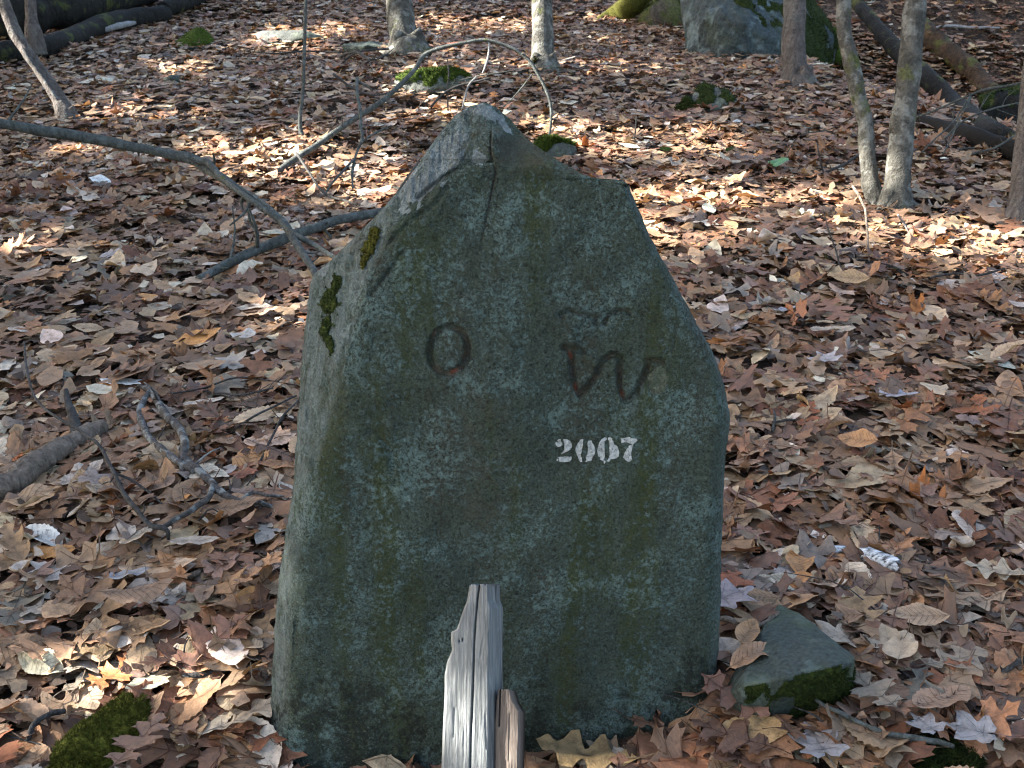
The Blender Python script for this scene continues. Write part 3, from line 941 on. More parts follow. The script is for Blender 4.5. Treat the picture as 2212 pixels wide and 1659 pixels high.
# ------------------------------------------------------------------ rocks
KEEP_OUT = []          # (x, y, radius) where no litter leaf may lie
def hull_rock(name, pts, mat, seed, cuts=4, amp=0.006, freq=9.0, smooth=0.35):
    bm = bmesh.new()
    for p in pts:
        bm.verts.new(p)
    r = bmesh.ops.convex_hull(bm, input=bm.verts[:])
    bmesh.ops.delete(bm, geom=[g for g in r['geom_interior'] if isinstance(g, bmesh.types.BMVert)], context='VERTS')
    bmesh.ops.triangulate(bm, faces=bm.faces[:])
    for k in range(cuts):
        bmesh.ops.subdivide_edges(bm, edges=bm.edges[:], cuts=1, use_grid_fill=True)
        if k >= 1:
            bmesh.ops.smooth_vert(bm, verts=bm.verts[:], factor=smooth, use_axis_x=True, use_axis_y=True, use_axis_z=True)
    bmesh.ops.triangulate(bm, faces=bm.faces[:])
    bmesh.ops.recalc_face_normals(bm, faces=bm.faces[:])
    bm.normal_update()
    bm.verts.index_update()
    V = np.array([v.co[:] for v in bm.verts])
    N = np.array([v.normal[:] for v in bm.verts])
    F = np.array([[v.index for v in f.verts] for f in bm.faces])
    bm.free()
    V = V + N * (amp * fbm(V * freq, seed, 4) + amp * 0.35 * fbm(V * freq * 5, seed + 7, 3))[:, None]
    return V, N, F

def round_pts(c, size, seed, n=26, zmin=-0.5):
    r = np.random.default_rng(seed)
    d = r.normal(0, 1, (n, 3))
    d /= np.linalg.norm(d, axis=1)[:, None]
    d *= r.uniform(0.82, 1.12, n)[:, None]
    d[:, 2] = np.maximum(d[:, 2], zmin)
    return np.asarray(c) + d * np.asarray(size)

def make_rock(name, pts, mat, label, seed, moss=None, moss_dir=(0, 0, 1), moss_min=0.45, moss_noise=0.5, tuft=1.5, cuts=4, amp=0.006, freq=9.0, thick=0.012, cat='rock', tuft_h=0.010, nfreq=14.0, smooth=0.35):
    V, N, F = hull_rock(name, pts, mat, seed, cuts, amp, freq, smooth)
    c = np.array([V[:, 0].mean(), V[:, 1].mean(), 0])
    c[2] = float(height(c[0], c[1]))
    o = obj(name, new_mesh(name, V - c, F), mat, None, c)
    tag(o, label, cat)
    KEEP_OUT.append((c[0], c[1], 0.42 * min(np.ptp(V[:, 0]), np.ptp(V[:, 1]))))
    if moss:
        md = np.asarray(moss_dir, float)
        md /= np.linalg.norm(md)
        f = N @ md + moss_noise * fbm(V * nfreq, seed + 20, 3)
        t = sstep(moss_min, moss_min + 0.35, f)
        VV = V + N * (thick * t + 0.004 * fbm(V * 60, seed + 30, 2) * t)[:, None]
        FF = F[(f[F] > moss_min).all(1)]
        if len(FF):
            used, inv = np.unique(FF, return_inverse=True)
            b = Bag()
            b.add(VV[used], inv.reshape(-1, 3))
            b.add(*tufts(VV[used], N[used], int(len(used) * tuft), tuft_h, tuft_h * 0.16, seed))
            obj('moss', b.mesh('moss', c), M[moss], o)
    return o

def GP(lst):
    return [G(x, y, l) for x, y, l in lst]
# wedge shaped rock right of the stone
wp = GP([(1683, 1303, .045), (1655, 1335, .06), (1638, 1412, .085), (1606, 1480, .12), (1700, 1464, .14), (1800, 1442, .135), (1840, 1432, .12), (1846, 1420, .085),
         (1765, 1362, .07), (1722, 1322, .055)])
wb = GP([(1552, 1508, .01), (1590, 1528, -.005), (1640, 1532, -.01), (1746, 1518, -.01), (1842, 1462, .0)])
wp = wp + wb + [p - np.array([0, -0.02, 0.14]) for p in wp[:4] + wp[7:]] + [p - np.array([0, 0, .1]) for p in wb]
make_rock('wedge_rock', wp, M['wedge'], 'wedge shaped grey green rock beside the right foot of the carved stone', 101, 'moss_dark', (0.45, -0.85, -0.05), 0.72, 0.35, 2.2, 5, 0.0035, 12.0, 0.005, tuft_h=0.006, smooth=0.06)
# mossy rock in the lower left corner
pa, pb = G(168, 1700), G(286, 1548)
gm = np.random.default_rng(5)
mp = []
for t in np.linspace(0, 1, 7):
    for q in range(7):
        aa = q / 7 * 6.283 + t
        rr_ = (0.062 + 0.012 * gm.normal()) * math.sin(math.pi * (0.16 + 0.70 * t)) ** 0.6
        mp.append(pa + (pb - pa) * t + np.array([math.cos(aa) * rr_, 0.2 * math.cos(aa) * rr_, math.sin(aa) * rr_ * 0.95 + 0.012]))
make_rock('mossy_rock', mp, M['rock'], 'yellow green mossy rock in the bottom left corner under an oak leaf', 103, 'moss_gold', (0, 0, 1), -0.1, 0.35, 4.0, 4, 0.008, 14, 0.008, tuft_h=0.007)
KEEP_OUT[-1] = ((pa[0] + pb[0]) / 2 - 0.01, (pa[1] + pb[1]) / 2, 0.062)
KEEP_OUT.append((pa[0], pa[1], 0.06))
# low moss cushion in the lower right corner
p = G(2015, 1645)
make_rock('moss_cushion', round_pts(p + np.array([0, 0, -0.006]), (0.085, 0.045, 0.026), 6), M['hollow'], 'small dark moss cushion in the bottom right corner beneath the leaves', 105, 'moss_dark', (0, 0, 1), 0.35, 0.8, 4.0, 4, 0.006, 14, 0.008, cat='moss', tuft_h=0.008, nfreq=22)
KEEP_OUT[-1] = (p[0], p[1], 0.07)
# mossy rocks beyond the stone
p = G(940, 188)
make_rock('mossy_rock', round_pts(p, (0.30, 0.22, 0.13), 8), M['rock'], 'flat rock capped with bright green moss behind the stone peak', 107, 'moss', (0.0, 0.2, 1), 0.40, 0.45, 3.0, 4, 0.02, 5, 0.02, tuft_h=0.016)
p = G(1200, 345)
make_rock('mossy_rock', round_pts(p, (0.17, 0.15, 0.13), 9), M['rock'], 'mossy rock peeking out behind the right shoulder of the stone', 109, 'moss', (-0.2, 0.1, 1), 0.25, 0.6, 3.0, 4, 0.012, 7, 0.015, tuft_h=0.014)
p = G(1530, 240) + np.array([0, 0, 0.03])
make_rock('mossy_rock', round_pts(p, (0.27, 0.22, 0.16), 10), M['rock'], 'dark mossy rock among leaves right of the stone, below the boulder', 111, 'moss_dark', (-0.5, -0.3, 0.6), 0.30, 0.9, 3.0, 4, 0.02, 5, 0.015, tuft_h=0.014)
p = G(415, 105)
make_rock('mossy_rock', round_pts(p, (0.22, 0.18, 0.17), 12), M['rock'], 'small round yellow green mossy rock at the upper left', 113, 'moss', (-0.4, -0.1, 0.8), 0.0, 0.5, 2.5, 3, 0.015, 6, 0.015, tuft_h=0.014)
p = G(610, 96) + np.array([0, 0, 0.04])
make_rock('flat_rock', round_pts(p, (0.38, 0.2, 0.09), 13), M['rock'], 'low flat grey rock among leaves behind the thin sapling', 115, None, cuts=3, amp=0.015, freq=6)
p = G(375, 190) + np.array([0, 0, 0.045])
make_rock('small_rock', round_pts(p, (0.075, 0.07, 0.06), 14), M['wedge'], 'little blue green stone lying alone in leaves at the upper left', 117, None, cuts=3, amp=0.006, freq=10)
p = G(800, 118) + np.array([0, 0, 0.05])
make_rock('dark_rock', round_pts(p, (0.25, 0.16, 0.07), 15), M['wedge'], 'dark low rock at the foot of the pale trunk left of centre', 119, None, cuts=3, amp=0.012, freq=8)
# great boulder at the top
bx = G(1640, 140)
dB = depth_of(bx) + 0.5
def D(x, y, d):
    return at_depth(x - 4, y + 24, d)
DY = 26
bp = [D(1500, 60, dB), D(1580, 95, dB - .3), D(1660, 125, dB - .25), D(1745, 160, dB + .1), D(1800, 120, dB + .5), D(1795, 45, dB + .6), D(1740, -20, dB + .2), D(1640, -60, dB), D(1540, -70, dB),
      D(1470, -30, dB + .2), D(1480, 20, dB + .3), D(1600, -110, dB + .9), D(1720, -90, dB + 1.1), D(1500, -60, dB + 1.2), D(1810, 60, dB + 1.4), D(1620, 30, dB - .42), D(1690, 60, dB - .35), D(1560, 10, dB - .32)]
bp += [np.array([q[0], q[1], q[2] - 0.6]) for q in (bp[0], bp[2], bp[3], bp[4], bp[14])]
make_rock('boulder', bp, M['boulder'], 'large blue grey lichened boulder at the top right of centre', 121, 'moss_dark', (0.75, 0.1, 0.55), 0.72, 0.45, 1.5, 5, 0.03, 4, 0.02, cat='boulder', tuft_h=0.02, nfreq=5)

# ------------------------------------------------------------------ trees
def bare_limbs(top, r, seed, n=7, spread=2.2, droop=0.0):
    """bare winter limbs growing from the upper trunk"""
    g = np.random.default_rng(seed)
    b = Bag()
    for k in range(n):
        base = top[int(len(top) * g.uniform(0.45, 0.98)) - 1]
        a = g.uniform(0, 2 * np.pi)
        d = np.array([math.cos(a), math.sin(a), g.uniform(0.3, 1.2)])
        L = spread * g.uniform(0.5, 1.0)
        pts = [base + d * L * t + g.normal(0, 0.06, 3) * L * t for t in (0, .25, .5, .75, 1.0)]
        P = smooth_path(pts, 10)
        b.add(*tube(P, np.linspace(r * 0.4, r * 0.06, 10), 5))
        for q in range(4):
            s = P[g.integers(3, 9)]
            e = s + (d + g.normal(0, 0.7, 3)) * L * 0.35
            b.add(*tube(smooth_path([s, (s + e) / 2 + g.normal(0, 0.05, 3), e], 6), np.linspace(r * 0.13, r * 0.03, 6), 4))
    return b

def tree(name, label, path_px, w_px, mat, seed, up=7.0, flare=1.9, cat='tree', rough=0.06, segs=20, depth=None, roots=0, lean=0.05, group=None, crown=True):
    """path_px: traced centre line from base (first) upward; w_px: widths there"""
    b0 = G(*path_px[0])
    d = depth or depth_of(b0)
    pts = [at_depth(x, y, d) for x, y in path_px]
    pts[0] = b0 if depth is None else pts[0]
    rad = [w / FPX * d / 2 for w in w_px]
    g = np.random.default_rng(seed)
    # below ground and on above the frame
    dirv = pts[-1] - pts[-2]
    dirv /= np.linalg.norm(dirv)
    ext = []
    cur, dv = pts[-1].copy(), dirv.copy()
    nex = 10
    for k in range(nex):
        dv = dv + np.array([0, 0, 0.12]) + g.normal(0, lean, 3)
        dv /= np.linalg.norm(dv)
        cur = cur + dv * up / nex
        ext.append(cur.copy())
    full = [pts[0] - np.array([0, 0, 0.15])] + pts + ext
    rr = [rad[0] * flare] + rad + list(np.linspace(rad[-1] * 0.97, rad[-1] * 0.25, nex))
    rr[1] *= 1 + (flare - 1) * 0.5
    n = 120
    P = smooth_path(full, n)
    # more samples near the ground
    R = np.interp(np.linspace(0, len(full) - 1, n), np.arange(len(full)), rr)
    V, F = tube(P, R, segs, rough, seed, nscale=6)
    root = empty(name, b0)
    tag(root, label, cat, group)
    b = Bag()
    b.add(V, F)
    for k in range(roots):
        a = g.uniform(0, 2 * np.pi) if roots > 2 else (k * 2.6 + 3.6)
        dr = np.array([math.cos(a), math.sin(a), 0])
        e = b0 + dr * rad[0] * g.uniform(2.6, 3.6)
        e[2] = float(height(e[0], e[1])) - 0.02
        mpt = b0 + dr * rad[0] * 1.2
        mpt[2] = float(height(mpt[0], mpt[1])) + rad[0] * 0.28
        b.add(*tube(smooth_path([b0 + np.array([0, 0, rad[0] * 1.3]) + dr * rad[0] * 0.45, mpt, e], 14), np.linspace(rad[0] * 0.42, rad[0] * 0.08, 14), 10, 0.08, seed + k))
    obj('trunk', b.mesh('trunk', b0), mat, root)
    if crown:
        obj('crown', bare_limbs(P[n // 2:], rad[-1], seed, 7, 1.8).mesh('crown', b0), mat, root)
    KEEP_OUT.append((b0[0], b0[1], rad[0] * 1.0))
    return root, b0, d

T1, b1, d1 = tree('grey_tree', 'pale grey trunk standing left of the stone peak at the top edge', [(880, 118), (873, 85), (866, 50), (862, 0), (858, -60)], [74, 62, 60, 58, 56], M['beech'], 201, roots=2)
T2, b2, d2 = tree('grey_tree', 'slender pale trunk standing above the right side of the stone peak', [(1174, 158), (1173, 120), (1172, 60), (1171, 0), (1170, -60)], [60, 50, 45, 43, 42], M['beech'], 203, roots=2)
T3, b3, d3 = tree('mossy_tree', 'thick tree with a moss covered root flare at the left edge of the boulder', [(1432, 42), (1430, 10), (1428, -40), (1426, -100)], [150, 118, 104, 98], M['mossbark'], 205, roots=0, flare=1.3)
T4, b4, d4 = tree('brown_tree', 'brown grey trunk rising straight in front of the boulder', [(1722, 190), (1716, 150), (1714, 90), (1716, 40), (1718, -40)], [68, 54, 50, 48, 46], M['brownbark'], 207, roots=3)
T5, b5, d5 = tree('young_tree', 'thin crooked grey sapling trunk, left one of the close pair at right', [(1892, 442), (1880, 390), (1872, 320), (1868, 260), (1852, 200), (1838, 130), (1824, 70), (1822, 0), (1818, -60)], [42, 37, 34, 34, 34, 34, 32, 31, 30], M['beech'], 209, flare=1.25, segs=16, rough=0.10)
T6, b6, d6 = tree('young_tree', 'sturdy mottled grey trunk, right one of the close pair at right', [(1932, 455), (1938, 400), (1944, 330), (1952, 250), (1962, 170), (1970, 90), (1977, 0), (1984, -60)], [66, 56, 52, 52, 50, 48, 46, 44], M['beech'], 211, flare=1.35, roots=2, rough=0.08)
T7, b7, d7 = tree('dark_tree', 'dark ridged trunk cut off by the right edge of the photo', [(2204, 492), (2206, 440), (2212, 360), (2222, 280), (2240, 100), (2252, -60)], [62, 54, 50, 50, 48, 46], M['brownbark'], 213, roots=2)
T8, b8, d8 = tree('leaning_sapling', 'leaning sapling with a pale stripped side at the upper left corner', [(146, 262), (128, 215), (96, 165), (58, 112), (30, 65), (10, 10), (-12, -50)], [44, 30, 27, 25, 28, 26, 24], M['brownbark'], 215, flare=1.6, segs=14, rough=0.1, lean=0.02, roots=2)
T9, b9, d9 = tree('thin_tree', 'thin brown trunk standing between the dark logs at top left', [(72, 74), (68, 40), (66, 0), (64, -50)], [26, 24, 23, 22], M['brownbark'], 217, roots=0, segs=12, depth=8.6)
T10, b10, d10 = tree('thin_sapling', 'very thin upright sapling stem left of the stone, reaching the top edge', [(656, 306), (650, 285), (648, 255), (654, 200), (657, 120), (659, 50), (660, -30)], [13, 11, 9, 8, 8, 8, 7], M['greytwig'], 219, up=2.5, flare=1.2, segs=8, rough=0.04, crown=True)

# moss on two trunks and the root flare
def trunk_moss(root, b0, d, cpx, cpy, rx, ry, mat, seed, r):
    """mat of moss hugging a trunk: tufts on an arc facing the traced spot"""
    g = np.random.default_rng(seed)
    c = at_depth(cpx, cpy, d - r * 0.82)
    n = 900
    a = g.normal(0, 0.45, n)
    x = rx / FPX * d * np.clip(g.normal(0, 0.5, n), -1.2, 1.2)
    z = ry / FPX * d * np.clip(g.normal(0, 0.5, n), -1.2, 1.2)
    off = np.abs(x) / (r + 1e-6)
    y = r * 0.9 * (1 - np.sqrt(np.clip(1 - np.clip(off, 0, 1) ** 2, 0, 1)))
    P = c + np.stack([x, y, z], 1)
    N = np.stack([x / r, -np.ones(n), np.full(n, 0.3)], 1)
    N /= np.linalg.norm(N, axis=1)[:, None]
    V, F = tufts(P, N, n * 3, 0.014, 0.004, seed)
    obj('moss', new_mesh('moss', V - b0, F, False), M[mat], root)
# spreading mossy root of the thick tree
rp = [G(1290, 44, 0.02), G(1325, 32, 0.05), at_depth(1362, 14, d3 - 0.2), at_depth(1390, -10, d3 - 0.1), at_depth(1410, -40, d3)]
V, F = tube(smooth_path(rp, 24), np.interp(np.linspace(0, 1, 24), [0, .3, .6, 1], [0.03, 0.10, 0.17, 0.24]), 14, 0.08, 5)
obj('root', new_mesh('root', V - b3, F), M['moss_olive'], T3)
rp = [G(1500, 66, -0.03), at_depth(1480, 40, d3 - 0.2), at_depth(1455, 0, d3 - 0.1), at_depth(1440, -40, d3)]
V, F = tube(smooth_path(rp, 20), np.interp(np.linspace(0, 1, 20), [0, .5, 1], [0.08, 0.16, 0.22]), 14, 0.08, 6)
obj('root', new_mesh('root', V - b3, F), M['moss_dark'], T3)
trunk_moss(T1, b1, d1, 892, 106, 12, 14, 'moss_olive', 221, 0.15)
trunk_moss(T2, b2, d2, 1156, 146, 8, 18, 'moss_olive', 222, 0.12)
trunk_moss(T3, b3, d3, 1400, 20, 60, 22, 'moss_olive', 223, 0.4)
# mossy stump-like root mass behind the pair
make_rock('mossy_stump', [at_depth(x, y, depth_of(G(1800, 150)) - 0.75 + dd) for x, y, dd in ((1778, 150, 0), (1835, 150, 0), (1826, 80, .1), (1800, 60, .1), (1786, 95, 0), (1800, 150, .4), (1830, 140, .5), (1810, 70, .4), (1806, 120, -.15))],
          M['darkbark'], 'mossy old stump beside the right end of the boulder', 123, 'moss', (0, -0.6, 0.4), -0.1, 0.7, 2.0, 4, 0.02, 6, 0.015, cat='stump', tuft_h=0.02)
# pale stripped strip on the leaning sapling
sp = [at_depth(x, y, d8 - 0.045) for x, y in ((134, 236), (112, 196), (84, 156), (62, 126), (46, 100))]
V, F = tube(smooth_path(sp, 30), np.interp(np.linspace(0, 1, 30), [0, .3, .8, 1], [.004, .016, .018, .004]), 8, 0.25, 8)
o = obj('bare_strip', new_mesh('bare_strip', V - b8, F), M['crust'], T8)
o['label'] = 'pale bare wood where the bark is gone'

# ------------------------------------------------------------------ logs, branches and twigs
def stick(name, label, cat, px, rad_px, mat, lifts=None, depths=None, seed=0, forks=(), segs=10, n=40, rough=0.07, group=None, jit=0.0, fork_name='twig'):
    """px: traced centre line; lift above the terrain per point (metres) or explicit depth"""
    def place(px_, lf, dp):
        out = []
        for k, (x, y) in enumerate(px_):
            if dp is not None:
                out.append(at_depth(x, y, dp[k]))
            else:
                l = lf[k] if isinstance(lf, (list, tuple)) else (lf or 0.0)
                out.append(G(x, y, l))
        return np.array(out)
    P = place(px, lifts, depths)
    dz = (P - CAM) @ FWD
    R = np.array([r / FPX * z for r, z in zip(rad_px, dz)])
    Q = smooth_path(np.hstack([P, R[:, None]]), n)
    if jit:
        g = np.random.default_rng(seed)
        Q[1:-1, :3] += g.normal(0, jit, (n - 2, 3))
    nz = np.stack([fbm(np.stack([np.linspace(0, n / 7.0, n), np.full(n, q * 5.1), np.full(n, seed * 1.7)], 1), seed + q, 2) for q in range(4)], 1)
    fade = np.minimum(1, np.minimum(np.arange(n), np.arange(n)[::-1]) / 4.0)
    Q[:, :3] += nz[:, :3] * (np.minimum(0.6 * Q[:, 3], 0.008) * fade)[:, None]
    Q[:, 3] *= 1 + 0.16 * nz[:, 3] + 0.25 * np.maximum(0, nz[:, 3] - 0.7)
    o0 = P[len(P) // 2].copy()
    bag = Bag()
    bag.add(*tube(Q[:, :3], np.maximum(Q[:, 3], 5e-4), segs, rough, seed))
    if name in ('fallen_branch', 'arched_sapling', 'dead_branch', 'dark_twig', 'brush_branch', 'grey_twig'):
        gs = np.random.default_rng(seed + 900)
        for q in range(9):
            i = int(gs.uniform(0.06, 0.94) * (n - 2)) + 1
            tv = Q[i + 1, :3] - Q[i - 1, :3]
            tv /= np.linalg.norm(tv) + 1e-9
            dv = np.cross(tv, gs.normal(0, 1, 3))
            dv = dv / (np.linalg.norm(dv) + 1e-9) + tv * gs.uniform(-.2, .9)
            r0 = Q[i, 3] * gs.uniform(0.28, 0.55)
            ln = Q[i, 3] * gs.choice([1.8, 2.4, 5.0, 9.0])
            sp_ = smooth_path([Q[i, :3], Q[i, :3] + dv * ln * 0.55, Q[i, :3] + dv * ln + gs.normal(0, 0.12, 3) * ln], 6)
            bag.add(*tube(sp_, np.linspace(r0, r0 * 0.35, 6), 6, 0.1, seed + q))
    o = obj(name, bag.mesh(name, o0), mat, None, o0)
    tag(o, label, cat, group)
    for k, fk in enumerate(forks):
        fp = place(fk['px'], fk.get('lifts', lifts if not isinstance(lifts, (list, tuple)) else lifts[0]), fk.get('depths'))
        fz = (fp - CAM) @ FWD
        fr = np.array([r / FPX * z for r, z in zip(fk['r'], fz)])
        W = smooth_path(np.hstack([fp, fr[:, None]]), max(8, 5 * len(fp)))
        V, F = tube(W[:, :3], np.maximum(W[:, 3], 4e-4), max(5, segs - 3), rough, seed + k + 1)
        obj(fk.get('name', fork_name), new_mesh('twig', V - o0, F), fk.get('mat', mat), o)
    return o

# dark logs at the upper left
stick('fallen_log', 'dark mossy fallen log slanting across the upper left', 'log', [(-40, 122), (40, 110), (110, 96), (200, 66), (280, 44), (345, 32), (352, 30)], [30, 28, 25, 24, 22, 19, 16], M['darkbark'], [0.10, .10, .10, .10, .10, .10, .08], seed=301, segs=20, n=60, rough=0.10)
stick('fallen_log', 'thick dark rotten log in the top left corner', 'log', [(-80, 40), (40, 38), (120, 22), (215, 0), (320, -30)], [44, 44, 40, 36, 34], M['darkbark'], [0.24] * 5, seed=303, segs=20, n=50, rough=0.10)
stick('fallen_log', 'short dark log end at the top edge right of the slanting log', 'log', [(352, 20), (390, 8), (440, -14), (520, -50)], [16, 18, 18, 18], M['darkbark'], [.12] * 4, seed=305, segs=16, n=30, rough=0.08)
stick('pale_strip', 'pale blue white strip lying behind the slanting dark log', 'bark', [(212, 72), (240, 62), (275, 52), (300, 44), (340, 38)][:4], [3, 6, 6, 2], M['paletwig'], [0.06, .1, .1, .07], seed=307, segs=6, n=16, rough=0.2)  # pale blue white patch of unknown matter, drawn as a thin strip
# long grey branch on the left with its fork
stick('fallen_branch', 'long grey green branch reaching in from the left edge, forking near the stone', 'branch',
      [(-60, 262), (0, 270), (130, 286), (230, 306), (330, 328), (420, 348), (470, 378), (520, 412), (575, 448), (612, 482), (640, 524), (664, 568), (684, 600)],
      [11, 11, 11, 11, 11, 13, 10, 9, 9, 8.5, 8.5, 8, 8], M['greytwig'], [.52, .50, .45, .41, .37, .33, .29, .25, .20, .16, .12, .09, .07], seed=311, segs=12, n=90, rough=0.05,
      forks=[dict(px=[(420, 345), (450, 352), (480, 385), (530, 424), (590, 465), (612, 486)], r=[8, 8, 7, 6.5, 6, 5], lifts=[.35, .34, .30, .25, .19, .15], name='side_branch'),
             dict(px=[(608, 482), (640, 508), (680, 530), (722, 556), (745, 566)], r=[7, 6.5, 6, 5, 4], lifts=[.17, .14, .11, .08, .07], name='side_branch')])
stick('fallen_branch', 'straight grey branch lying under the fork, running behind the stone', 'branch', [(428, 604), (500, 566), (580, 530), (650, 500), (720, 478), (822, 456), (900, 444)], [10, 10.5, 11, 11, 11, 10, 9], M['greytwig'], [.05, .07, .09, .10, .10, .10, .10], seed=313, segs=12, n=50, rough=0.05)
# arched sapling and its twigs
dA = depth_of(G(575, 390)); dE = depth_of(G(1175, 322))
ap = [(575, 389), (620, 356), (690, 308), (760, 258), (830, 214), (880, 170), (905, 138), (920, 118), (960, 102), (1010, 92), (1060, 90), (1105, 104), (1140, 132), (1168, 170), (1186, 208), (1192, 245), (1186, 285), (1174, 322)]
dd = list(np.linspace(dA, dA + 0.5, 7)) + list(np.linspace(dA + 0.55, dE, 11))
stick('arched_sapling', 'bare sapling bent over in an arch above the stone peak', 'sapling', ap, [7, 6.5, 6.5, 6, 5.5, 5, 5, 4.5, 4.3, 4, 3.8, 3.8, 3.8, 3.6, 3.4, 3.2, 2.8, 2.2], M['greytwig'], depths=dd, seed=317, segs=9, n=110, rough=0.05,
      forks=[dict(px=[(1056, 91), (1055, 120), (1046, 150), (1042, 158)], r=[3, 2.6, 2.2, 1.6], depths=[dd[10]] * 4, mat=M['paletwig']),
             dict(px=[(1030, 165), (1012, 185), (1004, 212), (998, 236)], r=[2.2, 2.2, 2, 1.4], depths=[dd[9]] * 4, mat=M['paletwig']),
             dict(px=[(980, 176), (1030, 165), (1060, 160), (1120, 150)], r=[1.2, 1.4, 1.2, .8], depths=[dd[9]] * 4),
             dict(px=[(1150, 160), (1128, 188), (1100, 220), (1075, 240)], r=[1.4, 1.3, 1.2, .8], depths=[dE - .1] * 4)])
stick('dead_twig', 'thin pale upright twig with a fork, in front of the arched sapling', 'twig', [(772, 168), (770, 196), (778, 232), (780, 270), (779, 300), (768, 332), (760, 370), (762, 408)], [4, 4, 4, 3.8, 3.8, 3.4, 3, 2], M['greytwig'], depths=[5.35, 5.3, 5.25, 5.2, 5.15, 5.1, 5.05, 5.0], seed=319, segs=8, n=50,
      forks=[dict(px=[(774, 318), (790, 300), (815, 285), (840, 274)], r=[3, 2.6, 2.2, 1.2], depths=[5.1, 5.1, 5.12, 5.15]), dict(px=[(768, 340), (745, 365), (715, 398), (702, 420)], r=[3, 3, 2.6, 2], depths=[5.08, 5.0, 4.9, 4.85]),
             dict(px=[(772, 176), (792, 186), (806, 196)], r=[4, 2.5, 1.5], depths=[5.35, 5.35, 5.35])])
stick('dead_twig', 'thin dark twig crossing the sunny leaves left of the stone', 'twig', [(640, 330), (668, 375), (700, 418), (740, 432), (785, 446), (808, 452)], [2.5, 2.5, 3, 3, 3, 2], M['twig'], [.14, .10, .06, .05, .04, .03], seed=321, segs=7, n=30)
# dead branch cluster at the left
stick('dead_branch', 'crooked forked dead branch with pale lichen lying left of the stone', 'branch',
      [(296, 832), (330, 842), (356, 880), (380, 915), (398, 950), (402, 985), (425, 1015), (455, 1040), (480, 1062), (520, 1080), (560, 1088), (592, 1098)],
      [5, 8, 9, 9, 9, 9, 9, 9, 8, 6.5, 5.5, 4], M['crust'], [.03, .05, .06, .06, .06, .05, .05, .05, .05, .045, .04, .03], seed=323, segs=11, n=90, rough=0.14,
      forks=[dict(px=[(322, 846), (304, 880), (304, 905), (322, 945), (350, 970), (385, 998), (420, 1018)], r=[6, 8, 8, 8, 8, 8, 7], lifts=[.05, .05, .05, .05, .05, .05, .05], name='side_branch'),
             dict(px=[(462, 1045), (450, 1075), (430, 1090), (405, 1108), (378, 1122), (352, 1140)], r=[7, 7, 7, 6.5, 6, 5], lifts=[.05, .06, .06, .07, .07, .07], name='side_branch'),
             dict(px=[(402, 965), (390, 1000), (400, 1030), (416, 1052)], r=[4, 4, 4, 2], lifts=[.05, .05, .04, .03], name='side_branch'),
             dict(px=[(520, 1080), (545, 1064), (580, 1070), (612, 1072)], r=[4, 4, 3.5, 2], lifts=[.045, .05, .05, .04], name='side_branch')])
stick('dark_twig', 'long curved dark twig hooking up from the leaves left of the stone', 'twig', [(52, 738), (58, 800), (75, 860), (120, 900), (180, 935), (215, 965), (238, 1010), (270, 1070), (300, 1112), (330, 1136), (356, 1144), (364, 1165)],
      [2, 2.5, 2.6, 3, 3.4, 4, 4.4, 5, 5.4, 5.4, 5, 3.5], M['twig'], [.10, .10, .11, .13, .14, .13, .12, .11, .10, .09, .08, .05], seed=325, segs=9, n=80,
      forks=[dict(px=[(242, 1020), (280, 1035), (320, 1062), (350, 1088)], r=[3, 3, 2.6, 1.6], lifts=[.11, .08, .06, .05]), dict(px=[(258, 1050), (240, 1040), (220, 1046)], r=[2, 1.8, 1.2], lifts=[.10, .07, .05])])
stick('log', 'bare brown log end with a broken stub at the left edge', 'log', [(-70, 1085), (0, 1052), (70, 1012), (130, 970), (180, 938), (222, 922)], [26, 26, 25, 23, 21, 18], M['deadwood'], [.055] * 6, seed=327, segs=18, n=50, rough=0.10,
      forks=[dict(px=[(168, 940), (158, 900), (148, 872), (142, 842)], r=[15, 11, 8, 5], lifts=[.06, .08, .10, .12], name='broken_stub', mat=M['twig'])])
stick('stick', 'short pale bare stick lying in leaves left of the stone', 'stick', [(405, 1248), (430, 1228), (460, 1206), (482, 1190)], [7, 8, 8, 5], M['deadwood'], [.03, .035, .035, .03], seed=329, segs=9, n=24, rough=0.12)
stick('dark_stick', 'dark stick half buried near the lower left of the stone', 'stick', [(395, 1462), (430, 1456), (470, 1448), (515, 1442)], [7, 8, 7, 5], M['twig'], [.03, .03, .03, .03], seed=331, segs=9, n=24, rough=0.10)
stick('hooked_twig', 'dark hooked twig in the lower left corner', 'twig', [(60, 1600), (72, 1570), (100, 1545), (140, 1536)], [5, 6, 6, 6], M['twig'], [.03, .05, .05, .04], seed=333, segs=8, n=24)
stick('pale_stick', 'pale short stick pointing at the wedge rock from the stone', 'stick', [(1536, 1336), (1570, 1340), (1600, 1352), (1632, 1360)], [5, 6, 6, 5], M['deadwood'], [.05, .06, .06, .06], seed=335, segs=8, n=20,
      forks=[dict(px=[(1628, 1358), (1660, 1340), (1684, 1322)], r=[4, 4, 3], lifts=[.06, .06, .06])])
stick('grey_twig', 'smooth grey twig curving below the wedge rock', 'twig', [(1752, 1506), (1800, 1532), (1860, 1562), (1915, 1582), (1980, 1596), (2060, 1612)], [4, 4.6, 5.5, 6.5, 7, 6], M['greytwig'], [.05, .05, .05, .05, .05, .04], seed=337, segs=10, n=50)
stick('dark_twig', 'short dark twig at the lower right edge', 'twig', [(2150, 1452), (2180, 1440), (2230, 1412)], [6, 6, 6], M['twig'], [.04, .05, .05], seed=339, segs=8, n=18)
